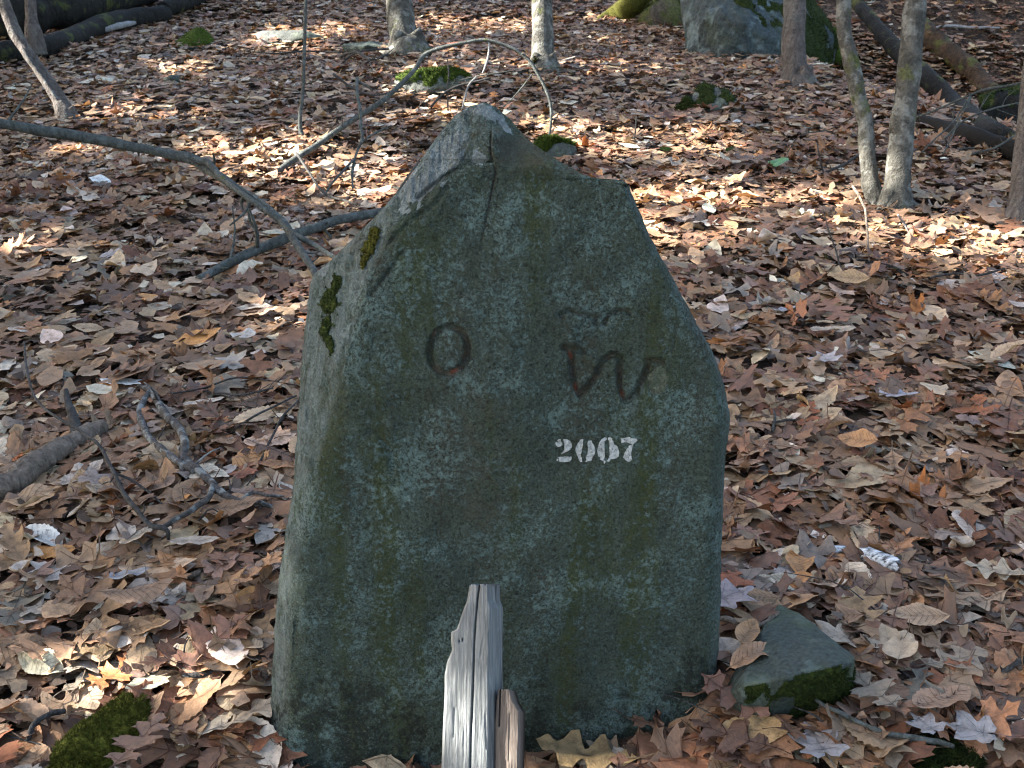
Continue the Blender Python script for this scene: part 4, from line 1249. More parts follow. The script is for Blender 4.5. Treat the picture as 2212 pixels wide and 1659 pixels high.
stick('upright_twig', 'thin pale curved twig standing by the foot of the tree pair', 'twig', [(1842, 402), (1862, 432), (1872, 470), (1874, 520), (1878, 570), (1894, 612)], [3.0, 3.2, 2.8, 2.4, 2, 1.6], M['deadwood'], depths=[4.75, 4.7, 4.65, 4.6, 4.5, 4.45], seed=341, segs=7, n=30)
stick('upright_twig', 'short pale twig in front of the sturdy trunk foot', 'twig', [(1940, 464), (1952, 482), (1966, 508)], [2.4, 2.6, 2.2], M['paletwig'], [.12, .07, .02], seed=343, segs=6, n=12)
stick('upright_twig', 'thin dark twig standing right of the stone top', 'twig', [(1375, 252), (1372, 290), (1366, 315), (1362, 330)], [1.5, 2, 2.6, 2.4], M['twig'], depths=[6.4, 6.4, 6.4, 6.4], seed=345, segs=6, n=14)
stick('upright_twig', 'faint upright twig between the stone and the tree pair', 'twig', [(1778, 452), (1790, 500), (1806, 545), (1818, 590)], [1.2, 1.5, 2, 2], M['twig'], [.22, .15, .08, .02], seed=347, segs=6, n=14)
stick('dark_twig', 'dark twig slanting over the leaves left of the tree pair', 'twig', [(1738, 392), (1780, 376), (1820, 356), (1862, 330)], [2.4, 3.2, 3.2, 2.4], M['twig'], [.02, .05, .08, .11], seed=349, segs=7, n=18,
      forks=[dict(px=[(1780, 376), (1772, 350), (1765, 310)], r=[2, 2, 1.2], lifts=[.05, .12, .2]), dict(px=[(1700, 330), (1730, 292), (1790, 280), (1850, 250)], r=[1, 1.3, 1.3, 1], lifts=[.1, .2, .22, .3])])
stick('dark_branch', 'dark half buried branch in the hollow below the sunny leaves at right', 'branch', [(1760, 552), (1800, 558), (1860, 570), (1920, 580), (1960, 596)], [4, 5, 6, 6, 5], M['darkbark'], [.02, .03, .03, .03, .03], seed=351, segs=8, n=24)
stick('crossed_twig', 'small grey twig cross lying right of the stone middle', 'twig', [(1672, 888), (1674, 915), (1668, 932)], [3, 3.4, 2.6], M['twig'], [.05, .05, .04], seed=353, segs=7, n=12, forks=[dict(px=[(1668, 912), (1700, 908), (1724, 906)], r=[2.6, 2.4, 1.6], lifts=[.045, .05, .05])])
stick('dead_twig', 'dark twig tangle beside the pale ribbed leaf left of the stone', 'twig', [(510, 925), (545, 900), (590, 878), (640, 855)], [2.4, 2.8, 2.4, 2], M['twig'], [.04, .06, .06, .05], seed=355, segs=7, n=20, forks=[dict(px=[(370, 850), (440, 838), (520, 815), (640, 832)], r=[2, 2.2, 2, 1.4], lifts=[.05, .06, .06, .05])])
stick('dark_twig', 'thin dark twig propped at the top left above the slanting log end', 'twig', [(736, 140), (760, 118), (790, 108), (840, 106)], [2, 2.4, 2.6, 2.2], M['twig'], [.05, .12, .16, .14], seed=357, segs=6, n=16)
stick('pale_twig', 'thin horizontal pale twig left of the pale trunk', 'twig', [(545, 112), (600, 116), (640, 112), (690, 110), (745, 114)], [1.4, 2, 2, 2, 1.6], M['twig'], [.10] * 5, seed=359, segs=6, n=18)

g = np.random.default_rng(123)
def spray(label, px, r, lifts, seed, mat='twig', n=5, reach=60, depths=None):
    gg = np.random.default_rng(seed)
    fk = []
    for q in range(n):
        t = gg.uniform(0.15, 0.95)
        i = min(int(t * (len(px) - 1)), len(px) - 2)
        f = t * (len(px) - 1) - i
        x = px[i][0] * (1 - f) + px[i + 1][0] * f
        y = px[i][1] * (1 - f) + px[i + 1][1] * f
        a = math.atan2(px[i + 1][1] - px[i][1], px[i + 1][0] - px[i][0]) + gg.choice([-1, 1]) * gg.uniform(0.4, 1.0)
        L = reach * gg.uniform(0.5, 1.2)
        pts = [(x, y), (x + math.cos(a) * L * .5 + gg.normal(0, 4), y + math.sin(a) * L * .35 + gg.normal(0, 4)), (x + math.cos(a) * L, y + math.sin(a) * L * .7)]
        d_ = dict(px=pts, r=[r[0] * .55, r[0] * .45, r[0] * .25])
        if depths:
            d_['depths'] = [depths[i]] * 3
        else:
            d_['lifts'] = [lifts[i], lifts[i] + gg.uniform(-.01, .06), lifts[i] + gg.uniform(-.02, .10)]
        fk.append(d_)
    r = [q_ * 1.45 for q_ in r]
    stick('dead_twig', label, 'twig', px, r, M[mat], None if depths else lifts, depths, seed, fk, segs=6, n=26)
spray('thin tangled twig beside the forked dead branch, nearest the stone', [(560, 1000), (590, 940), (610, 900), (650, 860)], [2, 2, 1.8, 1.4], [.03, .06, .09, .1], 501, n=5, reach=70)
spray('thin tangled twig above the forked dead branch', [(430, 845), (480, 850), (530, 850), (590, 838)], [1.8, 1.8, 1.6, 1.2], [.04, .06, .08, .08], 503, n=5, reach=60)
spray('fine twig spray under the arch left of the mossy rock', [(720, 160), (760, 190), (800, 205), (870, 196)], [2, 1.8, 1.6, 1.2], None, 505, n=5, reach=55, depths=[6.6, 6.6, 6.6, 6.6])
spray('fine twig spray beneath the crown of the arch', [(930, 232), (960, 200), (1010, 180), (1060, 168)], [1.8, 1.6, 1.5, 1.1], None, 507, n=6, reach=50, depths=[6.7, 6.7, 6.7, 6.7])
spray('thin twig rising in front of the mossy rock behind the peak', [(968, 240), (966, 200), (970, 160), (966, 128)], [1.4, 1.3, 1.2, 1], None, 509, n=4, reach=40, depths=[6.8, 6.8, 6.8, 6.8])
spray('tangled bare twig at the foot of the pale left trunk', [(735, 122), (770, 112), (800, 128), (840, 118)], [2, 2, 1.8, 1.4], [.05, .14, .12, .1], 511, n=6, reach=45)
spray('dead twig spray among the logs at the right edge', [(2040, 300), (2080, 262), (2140, 236), (2200, 222)], [1.8, 1.6, 1.6, 1.2], None, 513, 'greytwig', 7, 70, depths=[6.2, 6.2, 6.2, 6.2])
spray('dead twig spray low under the leaning trunk', [(1960, 345), (2010, 338), (2070, 322), (2140, 318)], [1.6, 1.6, 1.4, 1], None, 515, 'greytwig', 6, 60, depths=[6.2, 6.2, 6.2, 6.2])
spray('thin twig on the leaves below the sunny patch at right', [(2010, 600), (2060, 590), (2110, 596), (2170, 580)], [1.8, 1.8, 1.6, 1.2], [.05, .06, .06, .07], 517, n=4, reach=45)
# fallen trunks and brush on the far right
dR = depth_of(G(2240, 330))
stick('fallen_tree', 'dark leaning dead trunk crossing behind the tree pair', 'log', [(1836, -20), (1862, 20), (1900, 66), (1950, 120), (2010, 178), (2070, 232), (2130, 278), (2190, 306), (2280, 330)], [13, 14, 17, 20, 22, 22, 22, 23, 23], M['darkbark'],
      depths=[min(d_, depth_of(G(x_, y_)) - 0.22) for d_, x_, y_ in zip((11.2, 10.8, 10.4, 9.9, 9.3, 8.7, 8.2, 7.8, 7.4), (1836, 1862, 1900, 1950, 2010, 2070, 2130, 2190, 2280), (-20, 20, 66, 120, 178, 232, 278, 306, 330))], seed=361, segs=16, n=70, rough=0.08)
stick('rotten_log_or_gap_shade', 'rusty mossy rotten log right of the sturdy trunk', 'log', [(1986, 46), (2010, 78), (2040, 108), (2080, 140), (2115, 170), (2150, 206)], [17, 22, 22, 22, 21, 17], M['rustbark'], [.12] * 6, seed=363, segs=16, n=50, rough=0.16,
      forks=[dict(px=[(2006, 76), (2024, 64), (2040, 52)], r=[5, 3, 2], lifts=[.2, .25, .3], name='broken_stub')])
stick('rotten_log_or_gap_shade', 'added black log shape standing for the shaded gap under the leaning dead trunk', 'log', [(1985, 262), (2040, 278), (2110, 300), (2180, 322), (2260, 345)], [14, 20, 24, 24, 22], M['hollow'], lifts=[.03, .04, .05, .05, .05], seed=371, segs=14, n=40, rough=0.12)  # black shape added to paint the shaded gap below the trunk
stick('birch_stick', 'thin pale broken birch stick lying on the far slope at right', 'stick', [(1925, 92), (1950, 84), (1985, 72), (2040, 56), (2100, 60), (2160, 60)], [3, 3, 3, 3, 3, 2], M['paletwig'], [.06] * 6, seed=365, segs=7, n=30)
stick('brush_branch', 'thin bare branch with side twigs reaching in from the right edge', 'branch', [(2260, 160), (2190, 182), (2120, 198), (2060, 222), (2000, 246), (1972, 256)], [4, 3.4, 3, 2.4, 2, 1.4], M['greytwig'], depths=[6.0, 6.05, 6.1, 6.15, 6.2, 6.25], seed=367, segs=7, n=40,
      forks=[dict(px=[(2096, 206), (2060, 262), (2020, 300), (1990, 330)], r=[2, 2, 1.8, 1.2], depths=[6.1, 6.05, 6.0, 5.95]), dict(px=[(2098, 208), (2070, 262), (2050, 310), (2036, 334)], r=[2, 2, 1.8, 1.2], depths=[6.1, 6.05, 6.0, 5.95]),
             dict(px=[(2140, 200), (2120, 230), (2100, 262)], r=[1.4, 1.2, .8], depths=[6.1, 6.1, 6.1])])
stick('brush_branch', 'thin bare branch below the leaning trunk at the right edge', 'branch', [(2260, 262), (2200, 290), (2150, 318), (2100, 334), (2050, 352)], [3, 2.6, 2.4, 2, 1.2], M['greytwig'], depths=[6.0, 6.0, 6.0, 6.0, 6.0], seed=369, segs=7, n=30)
make_rock('rotten_stump', [at_depth(x, y, 8.0 + q) for x, y, q in ((2110, 210, 0), (2150, 196, 0), (2215, 200, 0), (2260, 215, .1), (2260, 300, .1), (2150, 285, 0), (2120, 262, 0), (2180, 190, .5), (2250, 195, .6), (2200, 300, .6))], M['darkbark'],
          'dark rotten stump under the brush at the right edge', 125, 'moss_dark', (-0.2, -0.2, 1), 0.75, 0.6, 1.0, 4, 0.03, 5, 0.015, cat='stump', tuft_h=0.02)

# ------------------------------------------------------------------ leaf shapes
def strip_leaf(half, rows, n_mid=None):
    """half outline from base to tip -> verts (n,2), faces, shade; mirrored on both sides"""
    h = np.array(half, float)
    n = len(h)
    xm = np.maximum.accumulate(h[:, 0])
    xm = np.linspace(0, 1, n) * 0.35 + xm * 0.65
    xm[0], xm[-1] = h[0, 0], h[-1, 0]
    ts = np.linspace(0, 1, rows + 1)
    V, F, S = [], [], []
    mid = np.stack([xm, np.zeros(n)], 1)
    V.append(mid)
    S.append(np.full(n, 0.78))
    cnt = n
    for sgn in (1, -1):
        prev = np.arange(n)
        for t in ts[1:]:
            P = np.stack([xm * (1 - t) + h[:, 0] * t, sgn * h[:, 1] * t], 1)
            idx = cnt + np.arange(n)
            cnt += n
            V.append(P)
            S.append(np.full(n, 1.0 if t < 1 else 1.06))
            q = np.stack([prev[:-1], prev[1:], idx[1:], idx[:-1]], 1)
            if sgn < 0:
                q = q[:, ::-1]
            F.append(q[:, [0, 1, 2]])
            F.append(q[:, [0, 2, 3]])
            prev = idx
    return np.vstack(V), np.vstack(F)[:, ::-1], np.concatenate(S)

def with_extras(T, veins, stem=0.16, w=0.012, stem_w=0.015):
    """stem and raised vein strips"""
    V, F, S = T
    Z = np.zeros(len(V))
    V = V.copy()
    def strip(a, b, w0, w1, sh, z):
        nonlocal V, F, S, Z
        a, b = np.array(a, float), np.array(b, float)
        d = b - a
        L = np.hypot(*d) + 1e-9
        pn = np.array([-d[1], d[0]]) / L
        k = 4
        ps = []
        for t in np.linspace(0, 1, k):
            c = a + d * t
            ww = (w0 + (w1 - w0) * t) / 2
            ps += [c - pn * ww, c + pn * ww]
        n0 = len(V)
        V = np.vstack([V, ps])
        S = np.concatenate([S, np.full(2 * k, sh)])
        Z = np.concatenate([Z, np.full(2 * k, z)])
        f = []
        for i in range(k - 1):
            o = n0 + 2 * i
            f += [[o, o + 2, o + 1], [o + 1, o + 2, o + 3]]
        F = np.vstack([F, f])
    if stem:
        strip((-stem, 0.02), (0.03, 0), stem_w, stem_w, 0.42, 0.004)
    for a, b in veins:
        strip(a, b, w, w * 0.45, 0.5, 0.006)
    return V, F, S, Z

RED_OAK = [(0, .008), (.06, .02), (.11, .07), (.15, .15), (.14, .21), (.19, .185), (.235, .215), (.26, .15), (.275, .07), (.30, .045), (.34, .08), (.39, .20), (.385, .29), (.44, .26), (.475, .345), (.52, .28),
           (.555, .30), (.565, .20), (.55, .10), (.575, .06), (.625, .08), (.69, .17), (.70, .245), (.745, .20), (.79, .22), (.80, .14), (.79, .07), (.82, .045), (.87, .07), (.90, .10), (.925, .05), (1.0, 0)]
PIN_OAK = [(0, .008), (.08, .02), (.14, .10), (.10, .20), (.17, .19), (.20, .26), (.25, .18), (.26, .06), (.31, .04), (.38, .12), (.40, .30), (.45, .29), (.47, .42), (.53, .31), (.60, .34), (.58, .18), (.56, .06),
           (.62, .05), (.70, .15), (.74, .29), (.79, .20), (.86, .23), (.83, .11), (.82, .05), (.87, .05), (.92, .09), (.94, .03), (1.0, 0)]
WHITE_OAK = [(x, 0.006 + (0.05 + 0.27 * math.sin(math.pi * min(1, x ** 1.25))) * (0.60 + 0.40 * math.cos(2 * math.pi * 3.6 * (x - 0.12))) * min(1, x * 7) * (min(1, (1 - x) * 9)) ** 0.5) for x in np.linspace(0, 1, 34)]
BEECH = [(x, 0.004 + 0.27 * math.sin(math.pi * x ** 0.92) ** 0.85 * (1 + 0.035 * ((k % 2) * 2 - 1)) if 0 < x < 1 else 0.004) for k, x in enumerate(np.linspace(0, 1, 25))]
CHESTNUT = [(x, 0.004 + 0.19 * math.sin(math.pi * x ** 0.8) ** 0.8 * (1 + 0.08 * ((k % 2) * 2 - 1)) if 0 < x < 1 else 0.004) for k, x in enumerate(np.linspace(0, 1, 27))]
BIRCH = [(x, 0.004 + 0.36 * math.sin(math.pi * x ** 0.62) ** 0.9 if 0 < x < 1 else 0.004) for x in np.linspace(0, 1, 15)]
def maple_half():
    tips = [(0, .78), (42, .70), (95, .46)]
    P = []
    for a, r in [(180, .02), (165, .20), (140, .30), (118, .33), (102, .46), (95, .44), (88, .40), (76, .31), (66, .28), (58, .44), (50, .56), (43, .68), (38, .54), (28, .42), (22, .27), (16, .40), (13, .52), (7, .56), (5, .66), (0, .80)]:
        P.append((0.20 + r * math.cos(math.radians(a)), r * math.sin(math.radians(a)) * 1.0))
    return P
MAPLE = maple_half()
OAK_V = [((x0, 0), (x1, s * y1)) for x0, x1, y1 in ((.12, .20, .17), (.30, .45, .28), (.30, .40, .2), (.55, .73, .2), (.72, .86, .09)) for s in (1, -1)] + [((0, 0), (.96, 0))]
BEECH_V = [((x, 0), (x + .15, s * 0.24 * math.sin(math.pi * min(1, x + .12)))) for x in np.linspace(.06, .78, 9) for s in (1, -1)] + [((0, 0), (.98, 0))]
MAPLE_V = [((.20, 0), (.95, 0))] + [((.20, 0), (.20 + .62 * math.cos(math.radians(a)), s * .62 * math.sin(math.radians(a)))) for a in (43,) for s in (1, -1)] + [((.20, 0), (.17, s * .40)) for s in (1, -1)]

def thin(half, k):
    return [half[0]] + half[1:-1][::k] + [half[-1]]
OAK_LOW = [(0, .01), (.10, .05), (.20, .22), (.28, .07), (.45, .33), (.56, .09), (.74, .24), (.80, .06), (1, 0)]
def simple(half, rows=1):
    V, F, S = strip_leaf(half, rows)
    return V, F, S, np.zeros(len(V))
LOD0 = {'red_oak': with_extras(strip_leaf(RED_OAK, 2), OAK_V), 'pin_oak': with_extras(strip_leaf(PIN_OAK, 2), OAK_V), 'white_oak': with_extras(strip_leaf(WHITE_OAK, 2), OAK_V),
        'beech': with_extras(strip_leaf(BEECH, 2), BEECH_V, 0.08), 'chestnut': with_extras(strip_leaf(CHESTNUT, 2), BEECH_V[-1:], 0.06), 'birch': with_extras(strip_leaf(BIRCH, 1), BEECH_V[-1:], 0.2),
        'maple': with_extras(strip_leaf(MAPLE, 2), MAPLE_V, 0.35, 0.012)}
LOD1 = {'red_oak': simple(thin(RED_OAK, 1)), 'pin_oak': simple(thin(PIN_OAK, 1)), 'white_oak': simple(thin(WHITE_OAK, 2)), 'beech': simple(thin(BEECH, 3)), 'chestnut': simple(thin(CHESTNUT, 3)),
        'birch': simple(thin(BIRCH, 3)), 'maple': simple(thin(MAPLE, 1))}
LOD2 = {'red_oak': simple(OAK_LOW), 'pin_oak': simple(OAK_LOW), 'white_oak': simple(thin(WHITE_OAK, 5)), 'beech': simple([(0, .01), (.3, .24), (.7, .22), (1, 0)]), 'chestnut': simple([(0, .01), (.3, .17), (.7, .15), (1, 0)]),
        'birch': simple([(0, .01), (.3, .30), (.7, .2), (1, 0)]), 'maple': simple([(.2, .01), (.1, .3), (.25, .42), (.4, .28), (.68, .5), (.66, .2), (1, 0)])}
def scrap(seed):
    r = np.random.default_rng(seed)
    k = 7
    a = np.linspace(0, 2 * np.pi, k, endpoint=False) + r.uniform(-.3, .3, k)
    rr = r.uniform(0.22, 0.52, k)
    V = np.vstack([[0.45, 0], np.stack([0.45 + rr * np.cos(a) * 1.3, rr * np.sin(a) * 0.8], 1)])
    F = np.array([[0, 1 + i, 1 + (i + 1) % k] for i in range(k)])
    return V, F, np.ones(k + 1), np.zeros(k + 1)
SCRAPS = {'scrap_%d' % i: scrap(i) for i in range(6)}
KINDS = ['red_oak', 'pin_oak', 'white_oak', 'beech', 'chestnut', 'birch', 'maple']
SIZE = {'red_oak': (.105, .185), 'pin_oak': (.095, .15), 'white_oak': (.10, .165), 'beech': (.07, .13), 'chestnut': (.09, .16), 'birch': (.045, .075), 'maple': (.06, .105)}
PAL = {   # (albedo, weight)
    'red_oak': [((.190, .098, .056), 4), ((.150, .066, .038), 3), ((.250, .140, .076), 3), ((.100, .052, .034), 2), ((.26, .10, .045), .5), ((.30, .20, .125), 1.5)],
    'pin_oak': [((.185, .092, .052), 3), ((.240, .130, .068), 3), ((.130, .060, .037), 2), ((.31, .135, .05), .6)],
    'white_oak': [((.250, .170, .108), 3), ((.320, .240, .165), 2), ((.200, .125, .076), 2), ((.17, .15, .125), 1)],
    'beech': [((.440, .340, .240), 3), ((.360, .240, .145), 3), ((.575, .520, .455), 2.8), ((.42, .21, .085), 1.1), ((.25, .15, .085), 2)],
    'chestnut': [((.340, .235, .145), 3), ((.460, .360, .250), 2), ((.24, .135, .075), 2)],
    'birch': [((.56, .52, .47), 1.6), ((.30, .19, .11), 2), ((.16, .105, .075), 2), ((.44, .23, .08), .7)],
    'maple': [((.330, .310, .305), 1.2), ((.270, .225, .205), 2), ((.20, .125, .10), 2), ((.105, .075, .065), 2), ((.43, .42, .42), .4)]}

for _k in SCRAPS:
    SIZE[_k] = (.016, .05)
    PAL[_k] = [((.17, .10, .062), 3), ((.10, .058, .038), 3), ((.055, .036, .026), 3), ((.28, .19, .12), 2), ((.50, .45, .39), 1.8)]

def deform(V2, Z0, L, kf, kb, wa, ph, fr, cut=None):
    """V2 (nv,2) template; the rest per leaf (n,) -> (n,nv,3)"""
    vx = np.repeat(V2[:, 0][None], len(L), 0)
    if cut is not None:
        vx = np.minimum(vx, cut[:, None] + 0.06 * np.sin(V2[:, 1][None] * 34 + ph[:, None] * 3) + 0.5 * (ph[:, None] - 3.1) / 3.1 * V2[:, 1][None])
    x = (vx - 0.45) * L[:, None]
    y = V2[:, 1][None, :] * L[:, None]
    k = (kf / L)[:, None] + 1e-6
    Y = np.sin(k * y) / k
    Zc = (1 - np.cos(k * y)) / k
    kk = (kb / L)[:, None] + 1e-6
    X = np.sin(kk * x) / kk
    Zb = (1 - np.cos(kk * x)) / kk
    wv = wa[:, None] * L[:, None] * (np.sin(fr[:, None] * V2[:, 0][None] * 6.28 + ph[:, None] + np.sign(V2[:, 1])[None] * 1.3) * np.abs(V2[:, 1])[None] / 0.3
                                     + 0.5 * np.sin(2.3 * fr[:, None] * V2[:, 0][None] * 6.28 + 2 * ph[:, None]) * np.abs(V2[:, 1])[None] / 0.3)
    wv = wv + 0.016 * L[:, None] * np.sin(15 * V2[:, 0][None] + 3 * ph[:, None]) * np.sin(21 * V2[:, 1][None] + 2 * ph[:, None])
    Z = Zc + Zb + wv + (Z0[None, :] * L[:, None])
    return np.stack([X, Y, Z], 2)

def shape_params(n, g, kind):
    kf = g.normal(0.12, 0.62, n)
    kb = g.normal(0.0, 0.45, n)
    roll = g.random(n) < 0.055
    kf = np.where(roll, g.choice([-1, 1], n) * g.uniform(3, 6.5, n), kf)
    kb = np.where(g.random(n) < 0.08, g.choice([-1, 1], n) * g.uniform(1.5, 3.2, n), kb)
    wa = np.abs(g.normal(0, 0.04 if kind in ('beech', 'birch') else 0.058, n))
    return kf, kb, wa, g.uniform(0, 6.28, n), g.uniform(0.6, 1.7, n)

def rotations(n, g, yaw=None, tilt=0.16):
    a = g.uniform(0, 2 * np.pi, n) if yaw is None else yaw
    tx = g.normal(0, tilt, n)
    ty = g.normal(0, tilt, n)
    flip = np.where(g.random(n) < 0.35, -1.0, 1.0)
    ca, sa = np.cos(a), np.sin(a)
    Rz = np.zeros((n, 3, 3))
    Rz[:, 0, 0] = ca; Rz[:, 0, 1] = -sa; Rz[:, 1, 0] = sa; Rz[:, 1, 1] = ca; Rz[:, 2, 2] = 1
    Rx = np.zeros((n, 3, 3))
    Rx[:, 0, 0] = 1; Rx[:, 1, 1] = np.cos(tx); Rx[:, 1, 2] = -np.sin(tx); Rx[:, 2, 1] = np.sin(tx); Rx[:, 2, 2] = np.cos(tx)
    Ry = np.zeros((n, 3, 3))
    Ry[:, 1, 1] = 1; Ry[:, 0, 0] = np.cos(ty); Ry[:, 0, 2] = np.sin(ty); Ry[:, 2, 0] = -np.sin(ty); Ry[:, 2, 2] = np.cos(ty)
    Fz = np.zeros((n, 3, 3))
    Fz[:, 0, 0] = 1; Fz[:, 1, 1] = flip; Fz[:, 2, 2] = flip
    return Rx @ Ry @ Rz @ Fz

def pick_colors(kind, n, g):
    cs = np.array([c for c, _ in PAL[kind]])
    w = np.array([w for _, w in PAL[kind]])
    k = g.choice(len(cs), n, p=w / w.sum())
    c = cs[k] * np.array([1.10, 1.01, 0.85]) * np.exp(g.normal(0, 0.20, n))[:, None] * (1 + g.normal(0, 0.03, (n, 3)))
    return np.clip(c, 0.01, 0.75)

def blocked(x, y):
    q = np.zeros(x.shape, bool)
    for cx, cy, r in KEEP_OUT:
        q |= (x - cx) ** 2 + (y - cy) ** 2 < r * r
    rel = np.stack([x - S_O[0], y - S_O[1]], -1)
    u = rel @ S_U[:2]
    w = rel @ np.array([-math.sin(S_YAW), math.cos(S_YAW)])
    q |= (u > -0.41) & (u < 0.40) & (w > -0.015) & (w < 0.16)
    return q

def kind_weights(px):
    """more beech towards the left, more oak towards the right"""
    t = np.clip(px / 2212.0, 0, 1)
    return np.stack([.20 + .16 * t, .09 + .10 * t, .13 + .08 * t, .33 - .19 * t, .10 - .03 * t, .08 - .03 * t, .07 + .02 * t], -1)

class Litter:
    def __init__(s):
        s.V, s.F, s.C, s.n = [], [], [], 0
    def scatter(s, n, d0, d1, lods, size_mul, g, top=0.035, margin=1.15, tilt=0.11, kinds=None):
        ks = kinds or KINDS
        u = g.random(n)
        y = np.sqrt(d0 ** 2 + (d1 ** 2 - d0 ** 2) * u)
        hw = 0.50 * y * 1.06 + margin * np.minimum(1, y / 3)
        x = g.uniform(-1, 1, n) * hw
        keep = ~blocked(x, y)
        x, y = x[keep], y[keep]
        z = height(x, y)
        px, py, zz = to_px(np.stack([x, y, z], 1))
        w = kind_weights(px)
        w = w / w.sum(1, keepdims=True)
        cum = np.cumsum(w, 1)
        k = (g.random(len(x))[:, None] > cum).sum(1).clip(0, 6)
        if kinds:
            k = g.integers(0, len(kinds), len(x))
        for ki, kind in enumerate(ks):
            m = np.where(k == ki)[0]
            if not len(m):
                continue
            T = lods[kind]
            nl = len(m)
            L = g.uniform(*SIZE[kind], nl) * size_mul
            kf, kb, wa, ph, fr = shape_params(nl, g, kind)
            cut = np.where(g.random(nl) < 0.22, g.uniform(0.35, 0.85, nl), 9.0)
            P = deform(T[0], T[3], L, kf, kb, wa, ph, fr, cut)
            R = rotations(nl, g, tilt=tilt)
            P = np.einsum('nij,nvj->nvi', R, P)
            c = np.stack([x[m], y[m], z[m]], 1)
            lift = g.random(nl) ** 1.3 * top + 0.012 + 0.15 * np.abs(np.where(np.abs(kf) > 2.5, L * 0.2, 0))
            # follow the local slope, never below the sheet
            c[:, 2] += lift
            P[:, :, 2] += (P[:, :, 1]) * SLOPE
            P = P + c[:, None, :]
            nv = P.shape[1]
            col = pick_colors(kind, nl, g)
            dk = np.clip(0.55 + 0.45 * lift / (top * 0.7), 0.5, 1.0) if False else np.ones(nl)
            col = col[:, None, :] * T[2][None, :, None]
            s.V.append(P.reshape(-1, 3))
            s.F.append((T[1][None] + (s.n + np.arange(nl) * nv)[:, None, None]).reshape(-1, 3))
            s.C.append(np.concatenate([col.reshape(-1, 3), np.ones((nl * nv, 1))], 1))
            s.n += nl * nv
    def build(s):
        me = new_mesh('leaf_litter', np.concatenate(s.V), np.concatenate(s.F))
        add_attr(me, 'col', np.concatenate(s.C), 'FLOAT_COLOR')
        o = obj('leaf_litter', me, M['litter'], FLOOR)
        o['kind'] = 'stuff'
        return o

lit = Litter()
g = np.random.default_rng(42)
lit.scatter(2900, 0.9, 3.2, LOD0, 1.34, g, 0.032)
lit.scatter(9000, 3.1, 7.0, LOD1, 1.30, g, 0.045)
lit.scatter(8000, 0.9, 3.2, SCRAPS, 1.0, g, 0.034, 1.15, 0.3, list(SCRAPS))
lit.scatter(14000, 3.1, 7.0, SCRAPS, 1.15, g, 0.045, 1.15, 0.3, list(SCRAPS))
lit.scatter(15000, 6.8, 12.0, SCRAPS, 1.6, g, 0.05, 1.5, 0.3, list(SCRAPS))
lit.scatter(27000, 6.8, 13.5, LOD2, 1.22, g, 0.06, 1.5)
lit.scatter(26000, 13.0, 24.0, LOD2, 1.45, g, 0.08, 2.5)
lit.build()

# ------------------------------------------------------------------ single leaves in the foreground (parts of the floor)
def leaf_mesh(kind, L, kf, kb, wa, ph, fr, name='leaf'):
    T = LOD0[kind]
    P = deform(T[0], T[3], np.array([L]), np.array([kf]), np.array([kb]), np.array([wa]), np.array([ph]), np.array([fr]))[0]
    me = new_mesh(name, P, T[1])
    add_attr(me, 'shade', T[2])
    me.materials.append(M['leaf'])
    return me

def rot_to_euler(R):
    from mathutils import Matrix
    return Matrix(R.tolist()).to_euler()

g = np.random.default_rng(77)
VARS = {}
for kind in KINDS:
    VARS[kind] = []
    for k in range(5 if kind != 'birch' else 2):
        kf, kb, wa, ph, fr = shape_params(1, g, kind)
        L = float(np.mean(SIZE[kind])) * 1.05
        VARS[kind].append((leaf_mesh(kind, L, float(np.clip(kf[0], -4, 4)), float(kb[0]), float(wa[0]), float(ph[0]), float(fr[0])), L))
count = 0
taken = []
while count < 292:
    px = g.uniform(-30, 2240)
    py = 640 + 1040 * g.random() ** 0.85
    if lx(LEFT, py) - 12 < px < lx(RIGHT_E, py) + 12 and py < 1655:
        continue
    p = G(px, py)
    if blocked(np.array([p[0]]), np.array([p[1]]))[0]:
        continue
    w = kind_weights(np.array(px))
    kind = KINDS[g.choice(7, p=w / w.sum())]
    me, L = VARS[kind][g.integers(len(VARS[kind]))]
    o = obj('leaf', me, None, FLOOR)
    sc = g.uniform(0.95, 1.6)
    o.scale = (sc, sc, sc)
    R = rotations(1, g, tilt=0.20)[0]
    o.rotation_euler = rot_to_euler(R if np.linalg.det(R) > 0 else R)
    o.location = p + np.array([0, 0, 0.028 + 0.016 * g.random()])
    o.color = (*pick_colors(kind, 1, g)[0], 1)
    count += 1

# ------------------------------------------------------------------ striking leaves, each a thing of its own
def big_leaf(name, label, kind, px, py, L, yaw_deg, color, kf=0.5, kb=0.2, wa=0.03, tilt=(0, 0), lift=0.055, ph=0.5, fr=1.0):
    me = leaf_mesh(kind, L, kf, kb, wa, ph, fr, name)
    p = G(px, py, lift)
    o = obj(name, me, None, None, p)
    o.rotation_euler = (math.radians(tilt[0]), math.radians(tilt[1]), math.radians(yaw_deg))
    o.color = (*color, 1)
    tag(o, label, 'leaf')
    return o
LAV = (.30, .29, .285)
big_leaf('maple_leaf', 'pale lavender grey maple leaf with dark veins near the bottom right', 'maple', 1764, 1598, .105, 100, LAV, .3, .1, .02)
big_leaf('maple_leaf', 'small pale grey maple leaf, left one of two above the right corner moss', 'maple', 1996, 1562, .07, 118, LAV, .5, .2, .02)
big_leaf('maple_leaf', 'pale grey maple leaf at the right, cupped beside its smaller twin', 'maple', 2092, 1576, .10, 158, LAV, .7, .3, .03)
big_leaf('maple_leaf', 'mauve maple leaf between the stone edge and the wedge rock top', 'maple', 1582, 1284, .12, 30, (.29, .245, .25), .4, .1, .03)
big_leaf('oak_leaf', 'large red brown oak leaf leaning on the stone foot before the wedge rock', 'red_oak', 1580, 1500, .155, -40, (.155, .062, .035), .6, .3, .04, (8, 10), .07)
